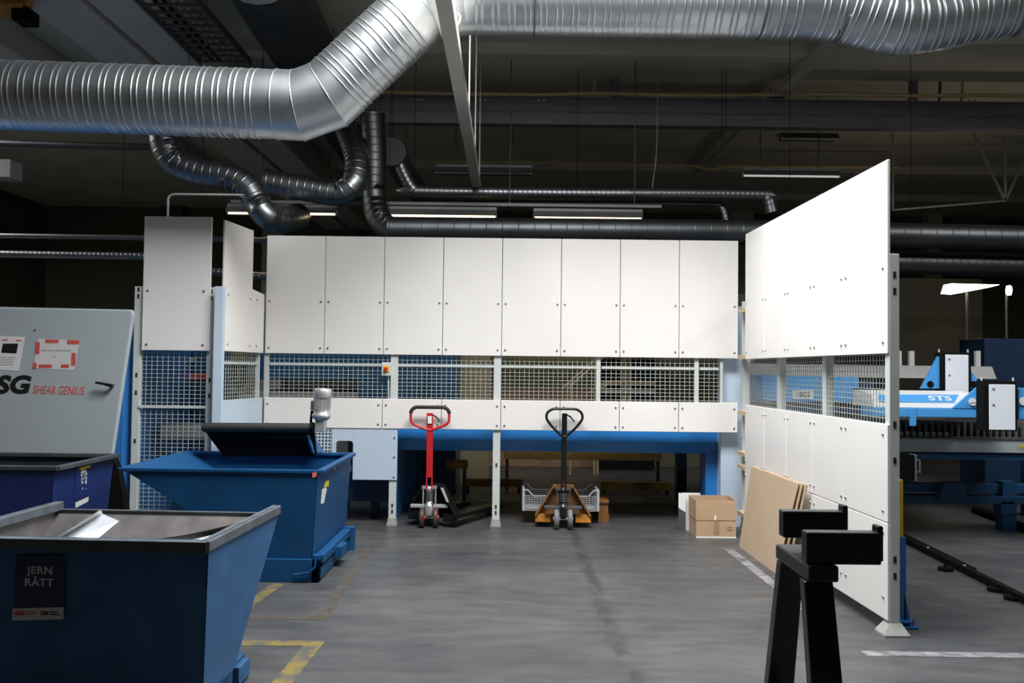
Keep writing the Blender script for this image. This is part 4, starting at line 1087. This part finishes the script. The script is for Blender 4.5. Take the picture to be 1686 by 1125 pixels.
YD = 7.5; RD = .285
def D(px, py): return PY(px, py, YD)
md = thing('ventilation_duct', 'large bright spiral ventilation duct with a sloping offset crossing over the bay', 'duct', D(500, 170))
a0 = D(-160, 151); a1 = D(462, 172.5); g1 = D(492, 174); g2 = D(540, 157); a2 = D(556, 142)
ribbed([a0, a1], RD).build('left_run', 'galv', md)
def gore(a, b, na, nb, name='elbow_gore', r=RD + .004, n=40):
    """cylinder piece from a to b cut by planes with normals na, nb"""
    d = (b - a).normalized(); t = Vector((0, 1, 0)); u = d.cross(t).normalized(); w = d.cross(u); mb = MB(); vs = []
    for p, nn_ in ((a, na), (b, nb)):
        for j in range(n):
            th = 2 * math.pi * j / n; q = (u * math.cos(th) + w * math.sin(th)) * r
            vs.append(p + q - d * (q.dot(nn_) / d.dot(nn_)))
    mb.add(vs, [(i, (i + 1) % n, (i + 1) % n + n, i + n) for i in range(n)], True)
    return mb.build(name, 'galv', md)
dl = (a1 - a0).normalized(); dg = (D(690, 16) - a2).normalized(); dm = (g2 - g1).normalized()
n1_ = (dl + dm).normalized(); n2_ = (dm + dg).normalized()
gore(a1 - dl * .02, g1, dl, n1_); gore(g1, g2, n1_, n2_); gore(g2, a2 + dg * .02, n2_, dg)
for c_, nn_, in ((a1 - dl * .02, dl), (g1, n1_), (g2, n2_), (a2 + dg * .02, dg)):
    ax_ = Vector((0, 1, 0)); bx_ = nn_.cross(ax_).normalized(); kk = 1 if nn_ in (dl, dg) else 1 / max(.5, nn_.dot(dm))
    MB().tube([c_ + (ax_ * math.cos(t) + bx_ * (math.sin(t) * kk)) * (RD + .006) for t in [i * math.pi / 20 for i in range(41)]], .005, n=5).build('seam', 'galv', md)
b1 = D(694, 12); h1g, h2g = D(706, 2), D(748, -8); 
dr = Vector((1, 0, 0)); b2 = D(764, -1.5); dm2 = (b2 - b1).normalized()
ribbed([a2, b1], RD).build('sloping_run', 'galv', md)
gore(b1 - dg * .02, b1 + (dg) * .03, dg, (dg + dm2).normalized()); gore(b1 + dg * .03, b2, (dg + dm2).normalized(), (dm2 + dr).normalized()); 
gore(b2, b2 + dr * .06, (dm2 + dr).normalized(), dr)
pr = [b2 + dr * .05, D(1000, 2), D(1250, 5.5), D(1340, 7.5)]
ribbed(pr, RD).build('right_run', 'galv', md)
pd = smooth_path([D(1340, 7.5), D(1385, 13), D(1420, 22), D(1460, 31), D(1500, 32), D(1545, 26), D(1600, 14), D(1650, 6), D(1690, 2), D(1790, 0)], 6)
ribbed(pd, RD, plain=.01).build('flexible_run', 'galv', md)
for px in (1445, 1482, 1678):
    p = D(px, 30 if px < 1600 else 3); q = D(px + 4, 30 if px < 1600 else 3)
for x, y in ((-60, 155), (880, 0), (1250, 5)):
    p = D(x, y); MB().cyl(p + Vector((0, 0, RD)), (p.x, p.y, CEIL), .006, n=6).build('hanger_rod', 'galv_dull', md)
    MB().tube([p + Vector((0, (RD + .012) * math.cos(t), (RD + .012) * math.sin(t))) for t in [i * math.pi / 16 for i in range(33)]], .008, n=4).build('strap', 'galv_dull', md)

def duct(label, pts, r, m='galv_dull', smooth=True, rib=True, name='ventilation_duct', caps=True, pitch=.1, k=4, rods=(.3, .7)):
    path = smooth_path(pts, k) if smooth else [Vector(p) for p in pts]
    t = thing(name, label, 'duct', path[0])
    if rib: ribbed(path, r, pitch, ((0, .014),), .0035, .03, 20).build('spiral_tube', m, t)
    else: MB().tube(path, r, n=16).build('tube', m, t)
    for f_ in rods:
        p = path[int(f_ * (len(path) - 1))]
        if p.z + r < CEIL - .05: MB().cyl(p + Vector((0, 0, r * .9)), (p.x, p.y, CEIL), .004, n=5).build('hanger_rod', 'black_matte', t)
    if caps:
        for p, q in ((path[0], path[1]), (path[-1], path[-2])):
            d = (p - q).normalized(); MB().cyl(p - d * .03, p + d * .004, r + .008, n=20).build('collar', m, t)
    return t
# big dull duct running back along the ceiling
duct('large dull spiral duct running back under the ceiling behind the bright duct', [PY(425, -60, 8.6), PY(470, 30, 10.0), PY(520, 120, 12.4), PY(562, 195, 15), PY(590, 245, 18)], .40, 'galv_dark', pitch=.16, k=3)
YS = 11.0
def E_(px, py, y=YS): return PY(px, py, y)
duct('S-shaped dull duct dropping below the left run of the bright duct', [E_(268, 190), E_(270, 236), E_(288, 268), E_(330, 284), E_(376, 291), E_(408, 309), E_(424, 335), E_(440, 356), E_(466, 362, 11.3), E_(490, 356, 12.0)], .165, 'galv_dull')
duct('dull duct with an upturned elbow beside the S-shaped duct', [E_(438, 300, 11.6), E_(500, 310, 11.6), E_(556, 318, 11.6), E_(584, 300, 11.6), E_(588, 262, 11.8), E_(574, 222, 12.4), E_(560, 190, 13)], .165, 'galv_dull')
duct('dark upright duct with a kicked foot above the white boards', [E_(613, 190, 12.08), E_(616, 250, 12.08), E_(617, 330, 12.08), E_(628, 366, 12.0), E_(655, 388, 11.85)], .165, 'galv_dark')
duct('thin spiral duct running level above the fluorescent lamps', [E_(655, 262, 12.9), E_(668, 292, 12.9), E_(682, 312, 12.9), E_(705, 316, 12.9), E_(950, 319, 12.9), E_(1235, 321, 12.9), E_(1262, 326, 12.9), E_(1270, 350, 12.9)], .098, 'galv_dull', pitch=.07, k=5)
duct('thinnest dull duct running just below the thin spiral duct', [E_(690, 333, 13.1), E_(950, 334, 13.1), E_(1165, 335, 13.1), E_(1188, 342, 13.1), E_(1197, 372, 13.1)], .05, 'galv_dull', pitch=.06)
duct('short blind capped duct pointing at the bay', [E_(645, 250, 12.75), E_(668, 290, 14.4), E_(690, 318, 16.0)], .195, 'duct_grey', smooth=False)
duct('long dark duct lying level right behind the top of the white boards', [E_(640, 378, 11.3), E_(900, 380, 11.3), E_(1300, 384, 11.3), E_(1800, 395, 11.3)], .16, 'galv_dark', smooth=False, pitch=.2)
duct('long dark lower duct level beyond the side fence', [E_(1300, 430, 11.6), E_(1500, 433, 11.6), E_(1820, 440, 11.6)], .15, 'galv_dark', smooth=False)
duct('slim grey pipe level on the far left above the shear machine', [E_(-150, 386, 12), E_(200, 391, 12), E_(440, 396, 12)], .035, 'galv_dull', smooth=False, rib=False)
duct('corrugated grey pipe level above the shear machine', [E_(-150, 416, 12), E_(235, 422, 12), E_(330, 446, 12), E_(440, 456, 12)], .05, 'galv_dull', smooth=False, pitch=.06)
duct('dim pipe high at the far left under the ceiling ribs', [E_(-120, 232, 13), E_(260, 243, 13)], .05, 'galv_dark', smooth=False, rib=False)

# steel cross beam with a yellow pipe on it
yx = 13.4
z0, z1 = PY(843, 203, yx).z, PY(843, 162, yx).z
bm = thing('cross_beam', 'dark steel cross beam spanning the hall with a yellow pipe on top', 'beam', (2, yx, z0))
MB().box(-3.9, HX1, yx, yx + .1, z0, z1).box(-3.9, HX1, yx - .05, yx + .15, z1, z1 + .02).box(-3.9, HX1, yx - .05, yx + .15, z0 - .02, z0).build('web', 'steel_beam', bm)
zc_ = (z0 + z1) / 2; MB().box(-3.9, HX1, yx - .025, yx, zc_ - .012, zc_ + .0).box(-3.9, HX1, yx - .02, yx, z1 - .07, z1 - .055).build('ledge', 'steel_beam', bm)
p = []
for px, py in ((480, 152), (620, 154), (760, 157), (890, 158.5), (980, 156), (1150, 159), (1360, 157), (1500, 160), (1620, 159), (1760, 162)): p.append(PY(px, py - 2, yx - .02))
MB().tube(smooth_path(p, 4), .030, n=8).build('yellow_pipe', 'pipe_yellow', bm)
for i, px in enumerate((690, 795, 892, 1395, 1497, 1600)):
    for d in (-4, 4): a = PY(px + d, 165, yx - .001); MB().cyl(a, a + Vector((0, -.012, 0)), .02, n=8).build('bolt_head', 'pipe_yellow', bm)
for x in (-3.0, 1.5, 6, 10.5): MB().box(x - .05, x + .05, yx, yx + .1, z1 + .02, CEIL).build('hanger', 'steel_beam', bm)
# rods between ceiling and beam
for px, py0, m, lb in ((980, 84, 'cream_steel', 'pale hanger rod between ceiling and cross beam near the middle of the hall'), (1549, 100, 'dark_grey', 'dark hanger rod above the cross beam beside the yellow rod'), (1586, 85, 'pipe_yellow', 'thin yellow rod rising from the cross beam')):
    a = PY(px - 3, 158, yx + .05); tag(MB().cyl((a.x, yx + .05, z1 + .02), (a.x + .02, yx + .05, CEIL), .022, n=8).build('hanger_rod', m), lb, 'rod')
# second thin pipe farther back and a drooping wire
p = [PY(x, y, 17.3) for x, y in ((640, 264), (900, 267), (1140, 273), (1170, 279), (1200, 274), (1480, 276))]
tag(MB().tube(p, .03, n=8).build('sprinkler_pipe', 'pipe_yellow'), 'thin dull pipe crossing the ceiling beyond the cross beam', 'pipe')
p = smooth_path([PY(1082, 228, 12.85), PY(1080, 262, 12.85), PY(1075, 300, 12.85), PY(1074, 318, 12.85)], 5); p[0].z = p[0].z
p = [Vector((p[0].x, p[0].y, CEIL))] + p
tag(MB().tube(p, .006, n=6).build('hanging_wire', 'mid_grey'), 'thin wire hanging from the ceiling to the thin spiral duct', 'wire')

# long pale angle rail running away under the duct
zr = 4.2
tr_ = thing('ceiling_rail', 'long pale steel rail hung under the ceiling running away over the bay', 'rail', (-.5, 8, zr))
xq = PZ(724, 0, zr).x; xw = PZ(779, 320, zr).x
def rail_pt(y): return Vector((-.515 + (y - 6.4) * -.004, y, zr))
a, b = rail_pt(2.0), rail_pt(14.0)
MB().bar(a, b, .115, .012).build('bottom_flange', 'cream_steel', tr_)
MB().bar(a + Vector((.055, 0, .05)), b + Vector((.055, 0, .05)), .012, .10).build('side_flange', 'cream_steel', tr_)
for y in (3.0, 5.6, 9.2, 10.9, 12.5):
    p = rail_pt(y); MB().cyl(p + Vector((.055, 0, .09)), (p.x + .055, y, CEIL), .010, n=6).build('drop_rod', 'cream_steel', tr_)
pz = rail_pt(6.85); MB().tube([pz + Vector((.062, 0, .02)), pz + Vector((.085, 0, .06)), pz + Vector((.09, 0, .10)), pz + Vector((.07, 0, .13))], .006, n=6).build('cable_tie', 'cream_steel', tr_)

# cable tray on the right running away
def tray(label, px0, py0, px1, py1, z, w, m, rungs=0):
    a, b = PZ(px0, py0, z), PZ(px1, py1, z); xm = (a.x + b.x) / 2; a.x = b.x = xm
    if b.y < a.y: a, b = b, a
    a.y -= 3
    t = thing('cable_tray', label, 'cable tray', (xm, (a.y + b.y) / 2, z))
    if rungs:
        for s in (-1, 1): MB().bar(a + Vector((s * w / 2, 0, .04)), b + Vector((s * w / 2, 0, .04)), .02, .09).build('side_rail', m, t)
        for i in range(rungs):
            y = a.y + (b.y - a.y) * (i + .5) / rungs; MB().bar((xm - w / 2, y, z + .02), (xm + w / 2, y, z + .02), .05, .02).build('rung', m, t)
        for k_ in (-.25, -.1, .08, .22): MB().bar(a + Vector((k_ * w, 0, .05)), b + Vector((k_ * w, 0, .05)), .03, .03).build('cable', 'beige' if k_ > 0 else 'black_matte', t)
    else:
        MB().bar(a, b, w, .015).bar(a + Vector((-w / 2, 0, .04)), b + Vector((-w / 2, 0, .04)), .012, .08).bar(a + Vector((w / 2, 0, .04)), b + Vector((w / 2, 0, .04)), .012, .08).build('channel', m, t)
    for f_ in (.15, .5, .85):
        p = lerp(a, b, f_); MB().cyl(p + Vector((0, 0, .0)), (p.x, p.y, CEIL), .012, n=6).build('drop_rod', 'mid_grey', t)
    return t
tray('pale cable channel running away right of the middle of the ceiling', 1350, 85, 1155, 293, 5.75, .17, 'cream_steel')
tray('ladder cable tray with cables beside the pale concrete ribs', 255, 0, 385, 108, 5.35, .62, 'dark_grey', 26)
# orange hoist girder end at the upper left
og = thing('hoist_girder', 'orange hoist girder under the ceiling at the far left', 'girder', PY(20, 20, 9))
a, b = PY(-120, -25, 9.0), PY(66, 34, 9.6)
MB().box(-7.2, b.x, 9.3, 9.45, b.z + .02, b.z + .3).build('web', 'orange_paint', og)
MB().box(-7.2, b.x, 9.2, 9.55, b.z + .28, b.z + .31).box(-7.2, b.x, 9.2, 9.55, b.z, b.z + .03).build('flanges', 'orange_paint', og)
MB().box(b.x - .12, b.x + .05, 9.25, 9.5, b.z - .12, b.z + .02).build('trolley', 'black_matte', og, .01)
MB().box(-7.0, -6.9, 9.33, 9.43, b.z + .3, CEIL).build('hanger', 'dark_grey', og)
MB().box(b.x - .3, b.x - .2, 9.33, 9.43, b.z + .3, CEIL).build('hanger', 'dark_grey', og)
# small wall unit at the far left edge
a, b = PY(-12, 262, 12), PY(17, 292, 12)
tag(MB().box(a.x, b.x, 12, 12.3, b.z, a.z).build('heater_box', 'mid_grey', None, .01), 'small grey heater box high at the far left', 'heater')

# fluorescent battens
def batten(label, px0, px1, py, y, lit, group=None, watts=0):
    a, b = PY(px0, py, y), PY(px1, py, y); z = (a.z + b.z) / 2
    t = thing('batten_lamp', label, 'lamp', ((a.x + b.x) / 2, y, z), group)
    MB().box(a.x, b.x, y - .07, y + .07, z + .05, z + .13).build('housing', 'batten_grey', t, .004)
    MB().prism([(a.x, y - .07, z + .09), (a.x, y - .15, z + .0), (a.x, y - .14, z + .0), (a.x, y - .06, z + .09)], (b.x - a.x, 0, 0)).prism([(a.x, y + .06, z + .09), (a.x, y + .14, z), (a.x, y + .15, z), (a.x, y + .07, z + .09)], (b.x - a.x, 0, 0)).build('reflector', 'dark_grey', t)
    MB().cyl((a.x + .02, y - .06, z), (b.x - .02, y - .06, z), .016, n=10).build('tube', ('tube_lit' if lit == True else 'tube_dim') if lit else 'tube_off', t)
    for x in (a.x + .01, b.x - .01): MB().box(x - .01, x + .01, y - .08, y - .04, z - .02, z + .06).build('lamp_holder', 'light_grey', t)
    for f_ in (.2, .8): x = a.x + (b.x - a.x) * f_; MB().cyl((x, y + .04, z + .12), (x, y + .04, z + .17 if lit == 1 else CEIL), .008, n=6).build('drop_rod', 'dark_grey', t)
    if watts:
        area('batten_light', ((a.x + b.x) / 2, y - .06, z - .03), b.x - a.x, .06, watts, (1, .80, .55))
    return t
YLm = 12.5
batten('lit warm fluorescent batten just above the left part of the white boards', 638, 818, 357, YLm, True, None, 8)
batten('lit warm fluorescent batten above the middle of the white boards', 878, 1057, 360.5, YLm, True, None, 8)
batten('lit fluorescent batten partly hidden by the S-shaped duct', 376, 556, 353, YLm, True, None, 5)
batten('unlit fluorescent batten high beside the pale ceiling rail', 718, 876, 286, 14.2, False)
batten('pale fluorescent batten high near the top of the white side fence', 1221, 1381, 291.5, 14.2, 2)
batten('distant fluorescent batten far off under the ceiling', 1285, 1378, 230, 16.5, False)
# cable channel the lit lamps hang along
a, b = PY(640, 339, YLm + .1), PY(1088, 342, YLm + .1)
tc_ = thing('lamp_channel', 'perforated steel channel carrying the lit fluorescent battens', 'channel', ((a.x + b.x) / 2, YLm + .1, a.z))
MB().box(a.x - 2.2, b.x, YLm + .02, YLm + .1, a.z - .0, a.z + .045).build('channel', 'batten_grey', tc_, .004)
for i in range(4): x = a.x - 1.8 + i * 1.75; MB().cyl((x, YLm + .06, a.z), (x, YLm + .06, CEIL), .008, n=6).build('drop_rod', 'dark_grey', tc_)

# bright work lamps on poles beyond the cutting table
def work_lamp(label, pts, pole_px, y, d):
    c = [PY(*p, y) for p in pts]
    xp = PY(pole_px, 520, y).x; zt = min(p.z for p in c) + .02
    t = thing('work_lamp', label, 'lamp', (xp, y, 0))
    MB().prism(c, (0, d, 0)).build('glowing_panel', 'lamp_white', t)
    MB().cyl((xp, y + .1, 0), (xp, y + .1, zt), .02, n=8).build('pole', 'dark_grey', t)
    return t
work_lamp('broad glowing work lamp on a thin pole beyond the cutting table', [(1566, 467), (1646, 469), (1628, 473.5), (1578, 483), (1561, 482)], 1597, 14.5, .25)
work_lamp('narrow glowing work lamp on a thin pole by the navy cabinet', [(1662.5, 470), (1665.5, 471), (1667, 478), (1665, 486), (1662, 485), (1661, 478)], 1663, 14.5, .1)

# braced roof truss beyond the side fence
yv = 16.0
rt = thing('roof_truss', 'dim steel roof truss with V-shaped struts beyond the side fence', 'truss', PY(1655, 300, yv))
a, b = PY(1470, 346, yv), PY(1655, 331, yv)
MB().bar(a, b, .03, .03).build('tie_rod', 'mid_grey', rt)
for px, py in ((1622, 262), (1655, 268), (1684, 268)):
    c = PY(px, py, yv); c = b + (c - b) * ((CEIL - b.z) / (c.z - b.z)); MB().bar(b, c, .035, .035, (0, 1, 0)).build('strut', 'mid_grey', rt)
c = PY(1470, 346, yv); MB().bar(a, (a.x, yv, CEIL), .03, .03).build('strut', 'mid_grey', rt)
